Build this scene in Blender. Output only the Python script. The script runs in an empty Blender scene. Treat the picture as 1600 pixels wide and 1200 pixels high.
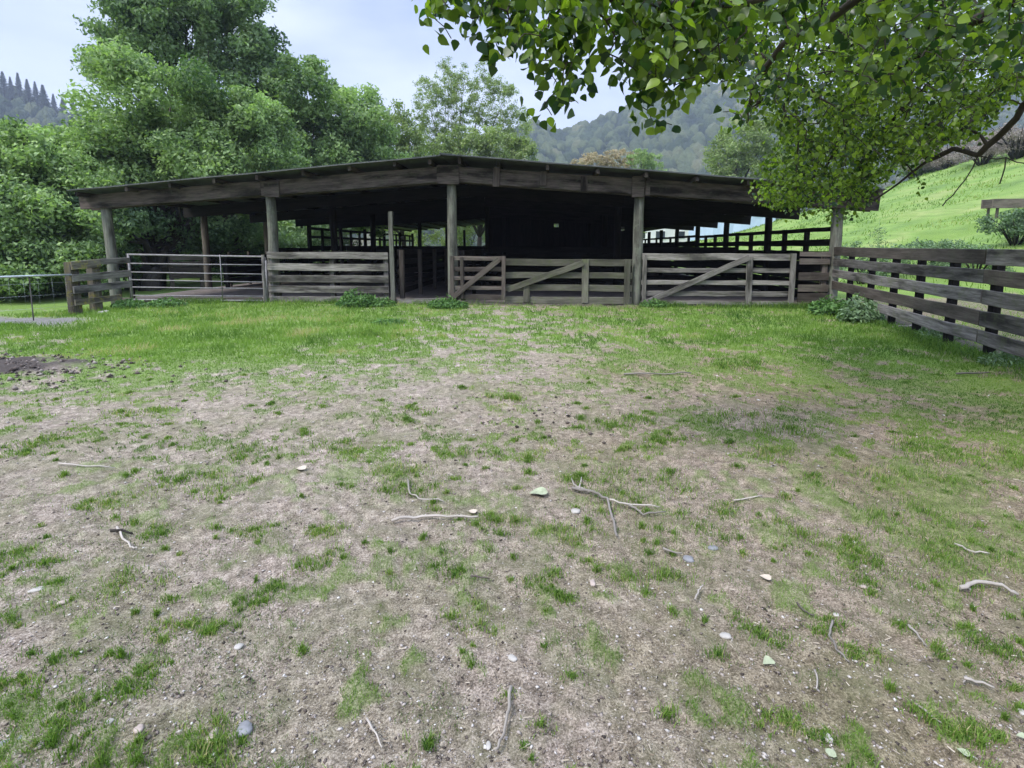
import bpy, math, random
import numpy as np
from mathutils import Vector
R = math.radians
random.seed(7)
rng = np.random.default_rng(11)
scene = bpy.context.scene
COL = scene.collection
PI = math.pi

# ------------------------------------------------------------------ camera
CAMZ = 1.47
PHI = math.atan(0.1138)
FPX = 800.0            # focal length in pixels of the 1600 px wide photograph
PPX, PPY = 800.0, 476.0
cd = bpy.data.cameras.new('camera'); cam = bpy.data.objects.new('camera', cd); COL.objects.link(cam)
cam.location = (0, 0, CAMZ); cam.rotation_euler = (PI/2-PHI, 0, 0)
cd.sensor_width = 36; cd.lens = 36*FPX/1600; cd.shift_y = -(600-PPY)/1600
cd.clip_start = 0.05; cd.clip_end = 4000
scene.camera = cam

# ------------------------------------------------------------------ world and sun
SUN_EL, SUN_AZ = 52, 232       # azimuth clockwise from +Y: behind the camera, to the left
w = bpy.data.worlds.new('World'); scene.world = w; w.use_nodes = True
nt = w.node_tree; nt.nodes.clear()
out = nt.nodes.new('ShaderNodeOutputWorld'); bg = nt.nodes.new('ShaderNodeBackground')
sky = nt.nodes.new('ShaderNodeTexSky'); sky.sky_type = 'NISHITA'; sky.sun_disc = False
sky.sun_elevation = R(SUN_EL); sky.sun_rotation = R(SUN_AZ); sky.air_density = 1.0; sky.dust_density = 1.5
tc = nt.nodes.new('ShaderNodeTexCoord'); mp = nt.nodes.new('ShaderNodeMapping')
mp.inputs['Scale'].default_value = (1.0, 1.0, 3.2)
no = nt.nodes.new('ShaderNodeTexNoise'); no.inputs['Scale'].default_value = 1.7; no.inputs['Detail'].default_value = 5
no.inputs['Roughness'].default_value = 0.5
cr = nt.nodes.new('ShaderNodeValToRGB')
cr.color_ramp.elements[0].position = 0.38; cr.color_ramp.elements[0].color = (2.7, 3.4, 5.3, 1)
cr.color_ramp.elements[1].position = 0.62; cr.color_ramp.elements[1].color = (5.3, 5.85, 7.0, 1)
mx = nt.nodes.new('ShaderNodeMix'); mx.data_type = 'RGBA'; mx.inputs[0].default_value = 0.88
L = nt.links.new
L(tc.outputs['Generated'], mp.inputs[0]); L(mp.outputs[0], no.inputs['Vector']); L(no.outputs['Fac'], cr.inputs[0])
L(sky.outputs[0], mx.inputs[6]); L(cr.outputs[0], mx.inputs[7])
# an overcast sky is brightest overhead
sx = nt.nodes.new('ShaderNodeSeparateXYZ'); L(tc.outputs['Generated'], sx.inputs[0])
mrz = nt.nodes.new('ShaderNodeMapRange'); mrz.inputs[1].default_value = 0.42; mrz.inputs[2].default_value = 0.95; mrz.inputs[3].default_value = 1.0; mrz.inputs[4].default_value = 3.4
L(sx.outputs[2], mrz.inputs[0])
vm = nt.nodes.new('ShaderNodeVectorMath'); vm.operation = 'SCALE'; L(mx.outputs[2], vm.inputs[0]); L(mrz.outputs[0], vm.inputs['Scale'])
L(vm.outputs[0], bg.inputs[0])
bg.inputs[1].default_value = 0.10
L(bg.outputs[0], out.inputs[0])
sd = bpy.data.lights.new('sun', 'SUN'); so = bpy.data.objects.new('sun', sd); COL.objects.link(so)
sd.energy = 2.0; sd.angle = R(14); sd.color = (1.0, 0.96, 0.9)
sdir = Vector((math.sin(R(SUN_AZ))*math.cos(R(SUN_EL)), math.cos(R(SUN_AZ))*math.cos(R(SUN_EL)), math.sin(R(SUN_EL))))
so.rotation_euler = sdir.to_track_quat('Z', 'Y').to_euler(); so.location = (-20, -20, 40)
vs = scene.view_settings; vs.view_transform = 'Standard'; vs.look = 'None'; vs.exposure = 0.95; vs.gamma = 1
vs.use_curve_mapping = False
scene.render.engine = 'CYCLES'
cy = scene.cycles; cy.max_bounces = 7; cy.diffuse_bounces = 3; cy.glossy_bounces = 2; cy.transmission_bounces = 4
cy.transparent_max_bounces = 6; cy.volume_bounces = 0; cy.caustics_reflective = False; cy.caustics_refractive = False
cy.use_denoising = True

# ------------------------------------------------------------------ layout helpers
CF, SF = math.cos(PHI), math.sin(PHI)
def ray(px, py):
    dx = (px-PPX)/FPX; dy = (PPY-py)/FPX
    return Vector((dx, CF+SF*dy, -SF+CF*dy))
def at(px, py, Y):
    d = ray(px, py); return Vector((0, 0, CAMZ)) + d*(Y/d.y)
def gpt(px, py, z=0.0):
    d = ray(px, py); return Vector((0, 0, CAMZ)) + d*((z-CAMZ)/d.z)
def to_px(X, Y, Z):
    dz = Z-CAMZ; f = Y*CF - dz*SF; u = Y*SF + dz*CF
    f = np.where(f < 0.2, 0.2, f)
    return PPX+FPX*X/f, PPY-FPX*u/f
PSI = R(4.0)
P0 = at(707, 478, 13.1); P0.z = 0
UD = Vector((math.cos(PSI), -math.sin(PSI), 0)); VD = Vector((math.sin(PSI), math.cos(PSI), 0))
def S(px, py, v=0.0):
    """point of the shed's own frame (u along the front, z up) on the vertical plane at depth v"""
    o = Vector((0, 0, CAMZ)); d = ray(px, py); q = P0 + VD*v
    t = (q-o).dot(VD)/d.dot(VD); p = o + d*t
    return (p-P0).dot(UD), p.z
def SU(px, v=0.0): return S(px, 385, v)[0]
def SZ(px, py, v=0.0): return S(px, py, v)[1]
def shed_uv(X, Y):
    return (X-P0.x)*UD.x + (Y-P0.y)*UD.y, (X-P0.x)*VD.x + (Y-P0.y)*VD.y

# ------------------------------------------------------------------ numpy noise
def _h(ix, iy, s):
    n = (ix.astype(np.int64)*374761393 + iy.astype(np.int64)*668265263 + s*1274126177) & 0x7fffffff
    n = ((n ^ (n >> 13))*1274126177) & 0x7fffffff
    return ((n ^ (n >> 16)) & 0xffff)/65535.0
def vnoise(x, y, s=0):
    ix = np.floor(x); iy = np.floor(y); fx = x-ix; fy = y-iy
    fx = fx*fx*(3-2*fx); fy = fy*fy*(3-2*fy)
    a = _h(ix, iy, s); b = _h(ix+1, iy, s); c = _h(ix, iy+1, s); d = _h(ix+1, iy+1, s)
    return (a*(1-fx)+b*fx)*(1-fy)+(c*(1-fx)+d*fx)*fy
def fbm(x, y, o=4, s=0, g=0.5):
    r = 0; a = 1; t = 0
    for k in range(o):
        r = r + a*vnoise(x*2**k+17.3*k, y*2**k-9.1*k, s+k); t += a; a *= g
    return r/t
def worley(x, y, s=0):
    ix = np.floor(x); iy = np.floor(y); best = np.full(np.shape(x), 9.0); val = np.zeros(np.shape(x))
    for i in (-1, 0, 1):
        for j in (-1, 0, 1):
            cx = ix+i; cy_ = iy+j
            dx = cx+_h(cx, cy_, s)-x; dy = cy_+_h(cx, cy_, s+5)-y
            d = dx*dx+dy*dy; m = d < best
            best = np.where(m, d, best); val = np.where(m, _h(cx, cy_, s+9), val)
    return np.sqrt(best), val
def sm(a, b, x):
    t = np.clip((x-a)/(b-a), 0, 1); return t*t*(3-2*t)

# ------------------------------------------------------------------ materials
def mat(name):
    m = bpy.data.materials.new(name); m.use_nodes = True; t = m.node_tree
    b = t.nodes['Principled BSDF']; b.inputs['Roughness'].default_value = 0.9
    b.inputs['Specular IOR Level'].default_value = 0.2
    return m, t, b
def N(t, k, **kw):
    n = t.nodes.new(k)
    for a, v in kw.items():
        if a in n.inputs: n.inputs[a].default_value = v
        else: setattr(n, a, v)
    return n
def ramp(t, stops):
    r = t.nodes.new('ShaderNodeValToRGB'); e = r.color_ramp.elements
    while len(e) < len(stops): e.new(0.5)
    for i, (p, c) in enumerate(stops): e[i].position = p; e[i].color = (*c, 1)
    return r
def mixc(t, f, a, b, mode='MIX'):
    m = t.nodes.new('ShaderNodeMix'); m.data_type = 'RGBA'; m.blend_type = mode
    for i, v in ((0, f), (6, a), (7, b)):
        if isinstance(v, bpy.types.NodeSocket): t.links.new(v, m.inputs[i])
        elif i == 0: m.inputs[0].default_value = v
        else: m.inputs[i].default_value = (*v, 1)
    return m.outputs[2]
def bump(t, b, h, s, d=0.02):
    n = N(t, 'ShaderNodeBump', Strength=s, Distance=d); t.links.new(h, n.inputs['Height']); t.links.new(n.outputs[0], b.inputs['Normal'])

def wood(name, dark, lite, moss=0.3, mosscol=(0.17, 0.19, 0.12), stain=0.5):
    m, t, b = mat(name); L = t.links.new
    uv = N(t, 'ShaderNodeTexCoord')
    mp = N(t, 'ShaderNodeMapping'); mp.inputs['Scale'].default_value = (2.2, 30, 1); L(uv.outputs['UV'], mp.inputs[0])
    g = N(t, 'ShaderNodeTexNoise', Scale=1.0, Detail=6.0, Roughness=0.7); L(mp.outputs[0], g.inputs['Vector'])
    r = ramp(t, [(0.28, dark), (0.5, tuple((a+c)/2 for a, c in zip(dark, lite))), (0.68, lite)]); L(g.outputs['Fac'], r.inputs[0])
    mp2 = N(t, 'ShaderNodeMapping'); mp2.inputs['Scale'].default_value = (0.7, 3.5, 1); L(uv.outputs['UV'], mp2.inputs[0])
    g2 = N(t, 'ShaderNodeTexNoise', Scale=1.3, Detail=4.0, Roughness=0.6); L(mp2.outputs[0], g2.inputs['Vector'])
    s = N(t, 'ShaderNodeMapRange'); s.inputs[1].default_value = 0.46; s.inputs[2].default_value = 0.62
    s.inputs[3].default_value = 0; s.inputs[4].default_value = stain; L(g2.outputs['Fac'], s.inputs[0])
    c = mixc(t, s.outputs[0], r.outputs[0], tuple(x*0.28 for x in dark))
    g3 = N(t, 'ShaderNodeTexNoise', Scale=5.0, Detail=8.0, Roughness=0.75); L(uv.outputs['Object'], g3.inputs['Vector'])
    s3 = N(t, 'ShaderNodeMapRange'); s3.inputs[1].default_value = 0.5; s3.inputs[2].default_value = 0.66
    s3.inputs[3].default_value = 0; s3.inputs[4].default_value = moss; L(g3.outputs['Fac'], s3.inputs[0])
    c = mixc(t, s3.outputs[0], c, mosscol)
    at_ = N(t, 'ShaderNodeAttribute', attribute_name='tint')
    mr = N(t, 'ShaderNodeMapRange'); mr.inputs[3].default_value = 0.48; mr.inputs[4].default_value = 1.10; L(at_.outputs['Fac'], mr.inputs[0])
    c = mixc(t, 1.0, c, mr.outputs[0], 'MULTIPLY'); L(c, b.inputs['Base Color'])
    bump(t, b, g.outputs['Fac'], 0.7, 0.006)
    return m
M = {}
M['grey'] = wood('weathered_grey_wood', (0.075, 0.066, 0.060), (0.33, 0.305, 0.29), 0.6, (0.13, 0.145, 0.075), 0.85)
M['pale'] = wood('pale_silver_wood', (0.12, 0.108, 0.092), (0.42, 0.39, 0.35), 0.5, (0.17, 0.18, 0.11), 0.85)
M['post'] = wood('lichen_round_post', (0.10, 0.097, 0.078), (0.30, 0.30, 0.25), 0.6, (0.24, 0.28, 0.20), 0.7)
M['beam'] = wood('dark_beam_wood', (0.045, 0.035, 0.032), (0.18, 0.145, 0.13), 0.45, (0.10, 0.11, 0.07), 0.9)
M['brown'] = wood('brown_gate_wood', (0.085, 0.068, 0.056), (0.22, 0.185, 0.16), 0.35)
M['olive'] = wood('mossy_gate_wood', (0.12, 0.115, 0.085), (0.27, 0.26, 0.20), 0.6, (0.14, 0.17, 0.07))
M['black'] = wood('shade_dark_wood', (0.008, 0.007, 0.0065), (0.030, 0.026, 0.024), 0.15, (0.02, 0.024, 0.014))  # near-black timber: the shade inside the shed is put into the colour
M['lichen'] = wood('yellow_lichen_wood', (0.09, 0.075, 0.055), (0.30, 0.27, 0.22), 0.95, (0.34, 0.31, 0.04), .7)
M['bark'] = wood('bark', (0.03, 0.025, 0.02), (0.11, 0.095, 0.08), 0.4, (0.12, 0.13, 0.09))
M['twig'] = wood('dry_twig', (0.24, 0.21, 0.175), (0.60, 0.54, 0.48), 0.2)

def plain(name, col, rough=0.8, metal=0.0, var=0.25, scale=6.0, spec=0.3):
    m, t, b = mat(name)
    tcn = N(t, 'ShaderNodeTexCoord'); n = N(t, 'ShaderNodeTexNoise', Scale=scale, Detail=6.0, Roughness=0.65)
    t.links.new(tcn.outputs['Object'], n.inputs['Vector'])
    r = ramp(t, [(0.3, tuple(c*(1-var) for c in col)), (0.7, tuple(min(1, c*(1+var)) for c in col))])
    t.links.new(n.outputs['Fac'], r.inputs[0]); t.links.new(r.outputs[0], b.inputs['Base Color'])
    b.inputs['Roughness'].default_value = rough; b.inputs['Metallic'].default_value = metal
    b.inputs['Specular IOR Level'].default_value = spec
    bump(t, b, n.outputs['Fac'], 0.3, 0.01)
    return m
M['galv'] = plain('galvanised_steel', (0.26, 0.25, 0.255), 0.7, 0.3, 0.3, 14)
M['rusty'] = plain('rusty_latch', (0.16, 0.08, 0.05), 0.8, 0.4)
M['iron'] = plain('weathered_roofing_iron', (0.095, 0.10, 0.098), 0.6, 0.25, 0.35, 3)
M['stone_grey'] = plain('grey_stone', (0.21, 0.21, 0.215), 0.75, 0, 0.3, 18)
M['stone_pink'] = plain('pinkish_stone', (0.38, 0.31, 0.265), 0.8, 0, 0.25, 18)
M['stone_pale'] = plain('pale_stone', (0.38, 0.355, 0.315), 0.8, 0, 0.2, 18)
M['wall_white'] = plain('white_painted_boards', (0.75, 0.75, 0.74), 0.7, 0, 0.06, 1)
M['wall_blue'] = plain('pale_blue_cladding', (0.50, 0.62, 0.78), 0.6, 0, 0.06, 1)
M['roof_grey'] = plain('grey_roof', (0.25, 0.26, 0.28), 0.6, 0, 0.1, 1)
M['glass'] = plain('dark_window_glass', (0.03, 0.035, 0.04), 0.1, 0, 0.1, 1, 0.6)
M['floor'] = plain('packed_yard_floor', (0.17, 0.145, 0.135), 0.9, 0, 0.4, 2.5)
M['deadleaf'] = plain('dry_leaf', (0.50, 0.42, 0.33), 0.9, 0, 0.2, 30)
M['paleleaf'] = plain('pale_fallen_leaf', (0.33, 0.36, 0.23), 0.8, 0, 0.35, 30)
M['wire'] = plain('fence_wire', (0.5, 0.53, 0.53), 0.45, 0.6, 0.1)

def leafmat(name, lo, hi, trans=0.35, tcol=None, rough=0.55, spec=0.25):
    m, t, b = mat(name); L = t.links.new
    a = N(t, 'ShaderNodeAttribute', attribute_name='tint')
    r = ramp(t, [(0.0, lo), (1.0, hi)]); L(a.outputs['Fac'], r.inputs[0])
    L(r.outputs[0], b.inputs['Base Color']); b.inputs['Roughness'].default_value = rough
    b.inputs['Specular IOR Level'].default_value = spec
    tr = N(t, 'ShaderNodeBsdfTranslucent')
    c = mixc(t, 1.0, r.outputs[0], tcol or (1.25, 1.5, 0.6), 'MULTIPLY'); L(c, tr.inputs[0])
    ms = N(t, 'ShaderNodeMixShader'); ms.inputs[0].default_value = trans
    L(b.outputs[0], ms.inputs[1]); L(tr.outputs[0], ms.inputs[2])
    L(ms.outputs[0], t.nodes['Material Output'].inputs['Surface'])
    return m
M['leaf_big'] = leafmat('broadleaf_foliage', (0.070, 0.130, 0.050), (0.44, 0.58, 0.25), 0.35)
M['leaf_big2'] = leafmat('blue_green_foliage', (0.065, 0.120, 0.058), (0.37, 0.50, 0.25), 0.35)
M['leaf_pale'] = leafmat('pale_spring_foliage', (0.14, 0.19, 0.075), (0.34, 0.41, 0.17), 0.35)
M['leaf_tan'] = leafmat('tan_spring_foliage', (0.34, 0.29, 0.17), (0.52, 0.43, 0.27), 0.3, (1.1, 1.1, 0.8))
M['leaf_lime'] = leafmat('lime_spring_foliage', (0.18, 0.26, 0.09), (0.32, 0.42, 0.17), 0.3)
M['leaf_pine'] = leafmat('pine_needles', (0.05, 0.07, 0.055), (0.12, 0.15, 0.11), 0.1)
M['leaf_near'] = leafmat('poplar_leaves', (0.018, 0.052, 0.012), (0.27, 0.39, 0.045), 0.48, (1.5, 1.7, 0.45), 0.34, 0.5)
M['leaf_bare'] = leafmat('budding_twigs', (0.22, 0.19, 0.165), (0.46, 0.40, 0.35), 0.2, (1, 1, 1))
M['leaf_weed'] = leafmat('weed_leaves', (0.045, 0.11, 0.035), (0.17, 0.31, 0.085), 0.25)
M['leaf_weed2'] = leafmat('grey_green_weed_leaves', (0.09, 0.15, 0.08), (0.22, 0.32, 0.17), 0.25)
M['grass'] = leafmat('grass_blades', (0.042, 0.108, 0.018), (0.215, 0.325, 0.062), 0.35)
for nd in M['grass'].node_tree.nodes:
    if nd.type == 'VALTORGB':
        nd.color_ramp.elements[1].position = 0.86; el = nd.color_ramp.elements.new(0.97); el.color = (0.42, 0.37, 0.19, 1)

# ------------------------------------------------------------------ object helpers
def tag(o, label=None, cat=None, group=None, kind=None):
    if label: o['label'] = label
    if cat: o['category'] = cat
    if group: o['group'] = group
    if kind: o['kind'] = kind
    return o
def empty(name, loc=(0, 0, 0), rz=0.0, label=None, cat=None, group=None):
    o = bpy.data.objects.new(name, None); COL.objects.link(o); o.location = loc; o.rotation_euler = (0, 0, rz)
    o.empty_display_size = 0.2
    return tag(o, label, cat, group)
def nmesh(name, V, F, m, parent=None, tint=None, smooth=False, attrs=None):
    """numpy mesh: V (n,3), F (k,3|4)"""
    me = bpy.data.meshes.new(name); V = np.asarray(V, dtype=np.float32); F = np.asarray(F, dtype=np.int32)
    k = F.shape[1]
    me.vertices.add(len(V)); me.vertices.foreach_set('co', V.ravel())
    me.loops.add(F.size); me.loops.foreach_set('vertex_index', F.ravel())
    me.polygons.add(len(F)); me.polygons.foreach_set('loop_start', np.arange(0, F.size, k, dtype=np.int32))
    me.polygons.foreach_set('loop_total', np.full(len(F), k, dtype=np.int32))
    me.update(calc_edges=True)
    if smooth: me.polygons.foreach_set('use_smooth', np.ones(len(F), dtype=bool))
    if tint is not None:
        a = me.attributes.new('tint', 'FLOAT', 'POINT'); a.data.foreach_set('value', np.asarray(tint, dtype=np.float32))
    for nm, arr in (attrs or {}).items():
        a = me.attributes.new(nm, 'FLOAT', 'POINT'); a.data.foreach_set('value', np.asarray(arr, dtype=np.float32))
    me.materials.append(m)
    o = bpy.data.objects.new(name, me); COL.objects.link(o)
    if parent: o.parent = parent
    return o
class MB:
    def __init__(s): s.v = []; s.f = []; s.uv = []; s.t = []; s.sm = []
    def _ring(s, rings, per, lens, tint, caps=True, smooth=False):
        n = len(rings[0]); b = len(s.v); ou, ov = random.random()*50, random.random()*50
        for r in rings: s.v += [tuple(p) for p in r]; s.t += [tint]*n
        for i in range(len(rings)-1):
            for j in range(n):
                k = (j+1) % n
                s.f.append((b+i*n+j, b+i*n+k, b+(i+1)*n+k, b+(i+1)*n+j)); s.sm.append(smooth)
                s.uv += [(ou+lens[i], ov+per[j]), (ou+lens[i], ov+per[j+1]), (ou+lens[i+1], ov+per[j+1]), (ou+lens[i+1], ov+per[j])]
        if caps:
            for i, rv in ((0, True), (len(rings)-1, False)):
                idx = [b+i*n+j for j in range(n)]
                if rv: idx = idx[::-1]
                s.f.append(tuple(idx)); s.sm.append(False)
                s.uv += [(ou+0.02*j, ov+0.1*(j % 2)) for j in range(n)]
    def plank(s, a, b, w, t, up=(0, 0, 1), tint=None, jit=0.008):
        """a board from a to b; w its width along `up`, t its thickness"""
        a = Vector(a); b = Vector(b); d = b-a; Ln = d.length; d.normalize(); up = Vector(up)
        wv = (up - d*up.dot(d)).normalized(); nv = d.cross(wv).normalized()
        ns = max(1, min(9, int(Ln/0.45))); c = min(0.006, t*0.18, w*0.18)
        prof = [(-w/2+c, -t/2), (w/2-c, -t/2), (w/2, -t/2+c), (w/2, t/2-c), (w/2-c, t/2), (-w/2+c, t/2), (-w/2, t/2-c), (-w/2, -t/2+c)]
        per = [0]
        for i in range(8):
            p, q = prof[i], prof[(i+1) % 8]; per.append(per[-1]+math.hypot(p[0]-q[0], p[1]-q[1]))
        rings = []; lens = []
        for i in range(ns+1):
            k = i/ns; o = a+(b-a)*k; o = o + wv*random.uniform(-jit, jit)+nv*random.uniform(-jit, jit)*0.6
            sw = 1+random.uniform(-0.03, 0.03)
            rings.append([o+wv*(p[0]*sw)+nv*p[1] for p in prof]); lens.append(Ln*k)
        s._ring(rings, per, lens, random.random() if tint is None else tint)
        return s
    def tube(s, pts, rad, n=8, tint=None, rough=0.0, caps=True, smooth=True):
        pts = [Vector(p) for p in pts]; rings = []; lens = []; l = 0
        ref = Vector((0, 0, 1)) if abs((pts[-1]-pts[0]).normalized().z) < 0.9 else Vector((0, 1, 0))
        for i, p in enumerate(pts):
            d = (pts[min(i+1, len(pts)-1)]-pts[max(i-1, 0)]).normalized()
            x = d.cross(ref).normalized(); y = x.cross(d).normalized()
            r = rad[i] if hasattr(rad, '__len__') else rad
            rings.append([p+(x*math.cos(a)-y*math.sin(a))*(r*(1+random.uniform(-rough, rough))) for a in [2*PI*j/n for j in range(n)]])
            if i: l += (pts[i]-pts[i-1]).length
            lens.append(l)
        R0 = rad[0] if hasattr(rad, '__len__') else rad
        per = [2*PI*R0*j/n for j in range(n+1)]
        for rg in rings: rg.reverse()
        s._ring(rings, per, lens, random.random() if tint is None else tint, caps, smooth)
        return s
    def build(s, name, m, parent=None):
        me = bpy.data.meshes.new(name); me.from_pydata(s.v, [], s.f)
        uv = me.uv_layers.new(name='UVMap'); uv.data.foreach_set('uv', np.array(s.uv, dtype=np.float32).ravel())
        a = me.attributes.new('tint', 'FLOAT', 'POINT'); a.data.foreach_set('value', np.array(s.t, dtype=np.float32))
        me.polygons.foreach_set('use_smooth', np.array(s.sm, dtype=bool))
        me.materials.append(m); me.update()
        o = bpy.data.objects.new(name, me); COL.objects.link(o)
        if parent: o.parent = parent
        return o
def board(name, m, parent, a, b, w, t, up=(0, 0, 1), tint=None, jit=0.008):
    return MB().plank(a, b, w, t, up, tint, jit).build(name, m, parent)
def pole(name, m, parent, base, top, r0, r1, n=10, tint=None):
    base = Vector(base); top = Vector(top); k = 6
    pts = [base+(top-base)*(i/k)+Vector((random.uniform(-.008, .008), random.uniform(-.008, .008), 0)) for i in range(k+1)]
    return MB().tube(pts, [r0+(r1-r0)*i/k for i in range(k+1)], n, tint, 0.03).build(name, m, parent)

# ------------------------------------------------------------------ terrain
def height(X, Y):
    X = np.asarray(X, dtype=float); Y = np.asarray(Y, dtype=float)
    z = 0.035*(fbm(X*0.55, Y*0.55, 3, 3)-0.5)*2
    near = sm(30, 12, np.hypot(X, Y))
    z = z + (0.014*(fbm(X*5, Y*5, 3, 8)-0.5)*2 + 0.012*(fbm(X*14, Y*14, 2, 18)-0.5)*2)*near
    z = z - 0.30*sm(-8.2, -13.5, X)*sm(6, 11, Y)
    u, v = shed_uv(X, Y)
    z = z + 0.015*sm(-2.2, -0.5, v)*sm(0.6, 0.2, v)*sm(-11, -8, u)*sm(10, 8, u)          # turf banked against the yard
    inside = sm(-0.3, 0.3, v)*sm(33, 32, v)*sm(-10.6, -10.0, u)*sm(9.9, 9.3, u)
    z = z*(1-inside) - 0.10*inside
    # mound of dark earth at the left
    c = gpt(-15, 578)
    z = z + 0.09*np.exp(-(((X-c.x)/1.2)**2+((Y-c.y)/0.55)**2))
    # grassy hill on the right
    sl = 0.335*np.clip(1-(Y-48)/62, 0.06, 1)
    hx = np.clip(X-12.2, 0, None); hx = np.where(hx < 4, hx*hx/8, hx-2)
    crest = 52.0; hx = np.minimum(hx, crest + 0.25*(hx-crest)*0 + (hx-crest).clip(0, None)*0.12)
    z = z + sl*hx*(1+0.05*(fbm(X*0.12, Y*0.12, 3, 31)-0.5)) + np.where(hx > 0.5, 0.35*(fbm(X*0.25, Y*0.25, 3, 12)-0.5), 0)
    return z
def H(x, y): return float(height(np.array([x]), np.array([y]))[0])
# grass cover: columns every 200 px, rows at TY
TY = np.array([480, 520, 560, 600, 650, 700, 800, 900, 1000, 1200.])
TC = np.array([
 [1.0, 1.0, 1.0, .92, .62, .82, .92, .66, .85],
 [.90, 1.0, 1.0, .95, .48, .72, .90, .98, .95],
 [.45, 1.0, 1.0, .66, .38, .62, .76, .88, .95],
 [.55, .70, .40, .32, .32, .46, .62, .80, .86],
 [.13, .17, .16, .21, .25, .32, .40, .52, .76],
 [.11, .17, .20, .22, .20, .26, .34, .42, .70],
 [.12, .15, .16, .18, .14, .16, .25, .42, .70],
 [.12, .12, .10, .10, .10, .12, .20, .36, .50],
 [.08, .10, .08, .07, .07, .08, .12, .20, .27],
 [.10, .09, .10, .04, .04, .05, .09, .15, .18]])
def cover(X, Y):
    px, py = to_px(X, Y, np.zeros_like(X)); behind = Y < 1.2
    cx = np.clip(px, 0, 1599.9)/200; iy = np.clip(np.searchsorted(TY, py)-1, 0, len(TY)-2)
    fy = np.clip((py-TY[iy])/(TY[iy+1]-TY[iy]), 0, 1); ix = cx.astype(int); fx = cx-ix
    c = (TC[iy, ix]*(1-fx)+TC[iy, ix+1]*fx)*(1-fy) + (TC[iy+1, ix]*(1-fx)+TC[iy+1, ix+1]*fx)*fy
    return np.where(behind, 0.12, c)
def soil_shade_mask(X, Y):
    """dark earth mound + gravel track on the left, dark strips with painted shade"""
    a = gpt(-25, 580); d = np.exp(-(((X-a.x)/1.25)**2+((Y-a.y)/0.55)**2)*1.3)
    d = sm(0.22, 0.62, d*(0.2+1.6*fbm(X*2.6, Y*2.6, 4, 77)))
    t = np.abs((Y-9.9)-(X+8.6)*-0.55)          # track
    t = sm(0.75, 0.35, t+0.3*(fbm(X*1.5, Y*1.5, 2, 5)-.5))*sm(-7.9, -9.0, X)
    s_ = np.clip((12.55-Y)/(12.55-2.15), 0, 1); fx = 7.80+s_*(4.95-7.80); q = X-fx       # damp bare strip under and behind the right fence, shade painted into its dark
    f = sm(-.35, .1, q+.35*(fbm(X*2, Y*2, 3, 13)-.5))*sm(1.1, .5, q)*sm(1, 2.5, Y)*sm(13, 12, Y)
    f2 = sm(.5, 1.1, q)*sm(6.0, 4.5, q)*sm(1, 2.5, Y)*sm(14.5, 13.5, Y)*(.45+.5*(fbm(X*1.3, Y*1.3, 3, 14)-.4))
    u_, v_ = shed_uv(X, Y)                      # dark soil at the foot of the gates, their shadow line painted in
    f3 = sm(-.75, -.35, v_+.35*(fbm(X*2.4, Y*2.4, 3, 19)-.5))*sm(.3, .1, v_)*sm(0.2, .8, u_)*sm(4.9, 4.3, u_)
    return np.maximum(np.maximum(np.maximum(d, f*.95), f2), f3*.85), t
def fenx(Y): return 7.80-2.85*np.clip((12.55-Y)/10.4, 0, 1.3)
def gmask(X, Y):
    n = 0.22*fbm(X*1.9+3, Y*1.9, 3, 21)+0.43*fbm(X*6.0, Y*6.0+4, 2, 44)+0.35*fbm(X*19, Y*19, 2, 45); n = 0.5+(n-0.5)*3.5
    c = cover(X, Y); g = sm(-0.16, 0.30, c-n)
    g = np.where(c > 0.93, np.maximum(g, 0.55+0.4*sm(.35, .6, fbm(X*2.4, Y*2.4, 3, 35))), g)
    d, t = soil_shade_mask(X, Y)
    g = g*(1-d)*(1-t)
    yard = sm(.6, 1.2, X-fenx(Y))*sm(6.2, 5.0, X-fenx(Y))*(Y < 14.5)*(Y > 0)
    g = g*(1-yard*(.45+.5*(fbm(X*1.3, Y*1.3, 3, 15)-.3).clip(0, 1)))
    far = Y > 14.5
    return np.where(far & (t < 0.5), 1.0, g)

ang = np.concatenate([np.linspace(-180, -62, 30)[:-1], np.linspace(-62, 62, 620), np.linspace(62, 180, 30)[1:]])
rad = np.concatenate([[0.02], np.geomspace(0.5, 16, 380), np.geomspace(16, 1100, 150)[1:]])
A_, R_ = np.meshgrid(np.radians(ang), rad)
GX = R_*np.sin(A_); GY = R_*np.cos(A_); GZ = height(GX, GY)
g = gmask(GX, GY); dk, tk = soil_shade_mask(GX, GY)
GZ = GZ + 0.010*(fbm(GX*38, GY*38, 2, 66)-.5)*sm(7, 3, R_) + 0.010*g*sm(30, 10, R_) + 0.11*dk*(fbm(GX*6, GY*6, 4, 5)-.35)
nr, na = GX.shape
idx = np.arange(nr*na).reshape(nr, na)
F = np.stack([idx[:-1, :-1], idx[:-1, 1:], idx[1:, 1:], idx[1:, :-1]], -1).reshape(-1, 4)[:, ::-1]
m, t, b = mat('ground_soil_and_turf'); L = t.links.new; M['ground'] = m
tcn = N(t, 'ShaderNodeTexCoord')
def gn(scale, detail=6.0, rough=0.6):
    n = N(t, 'ShaderNodeTexNoise', Scale=scale, Detail=detail, Roughness=rough); L(tcn.outputs['Object'], n.inputs['Vector']); return n
n1 = gn(1.1, 5); n2 = gn(16, 9, 0.75); n3 = gn(130, 4, 0.85); n4 = gn(3.5, 6, 0.65)
soil = ramp(t, [(0.385, (0.072, 0.060, 0.047)), (0.455, (0.208, 0.180, 0.147)), (0.52, (0.365, 0.322, 0.274)), (0.585, (0.64, 0.575, 0.51))])
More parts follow.
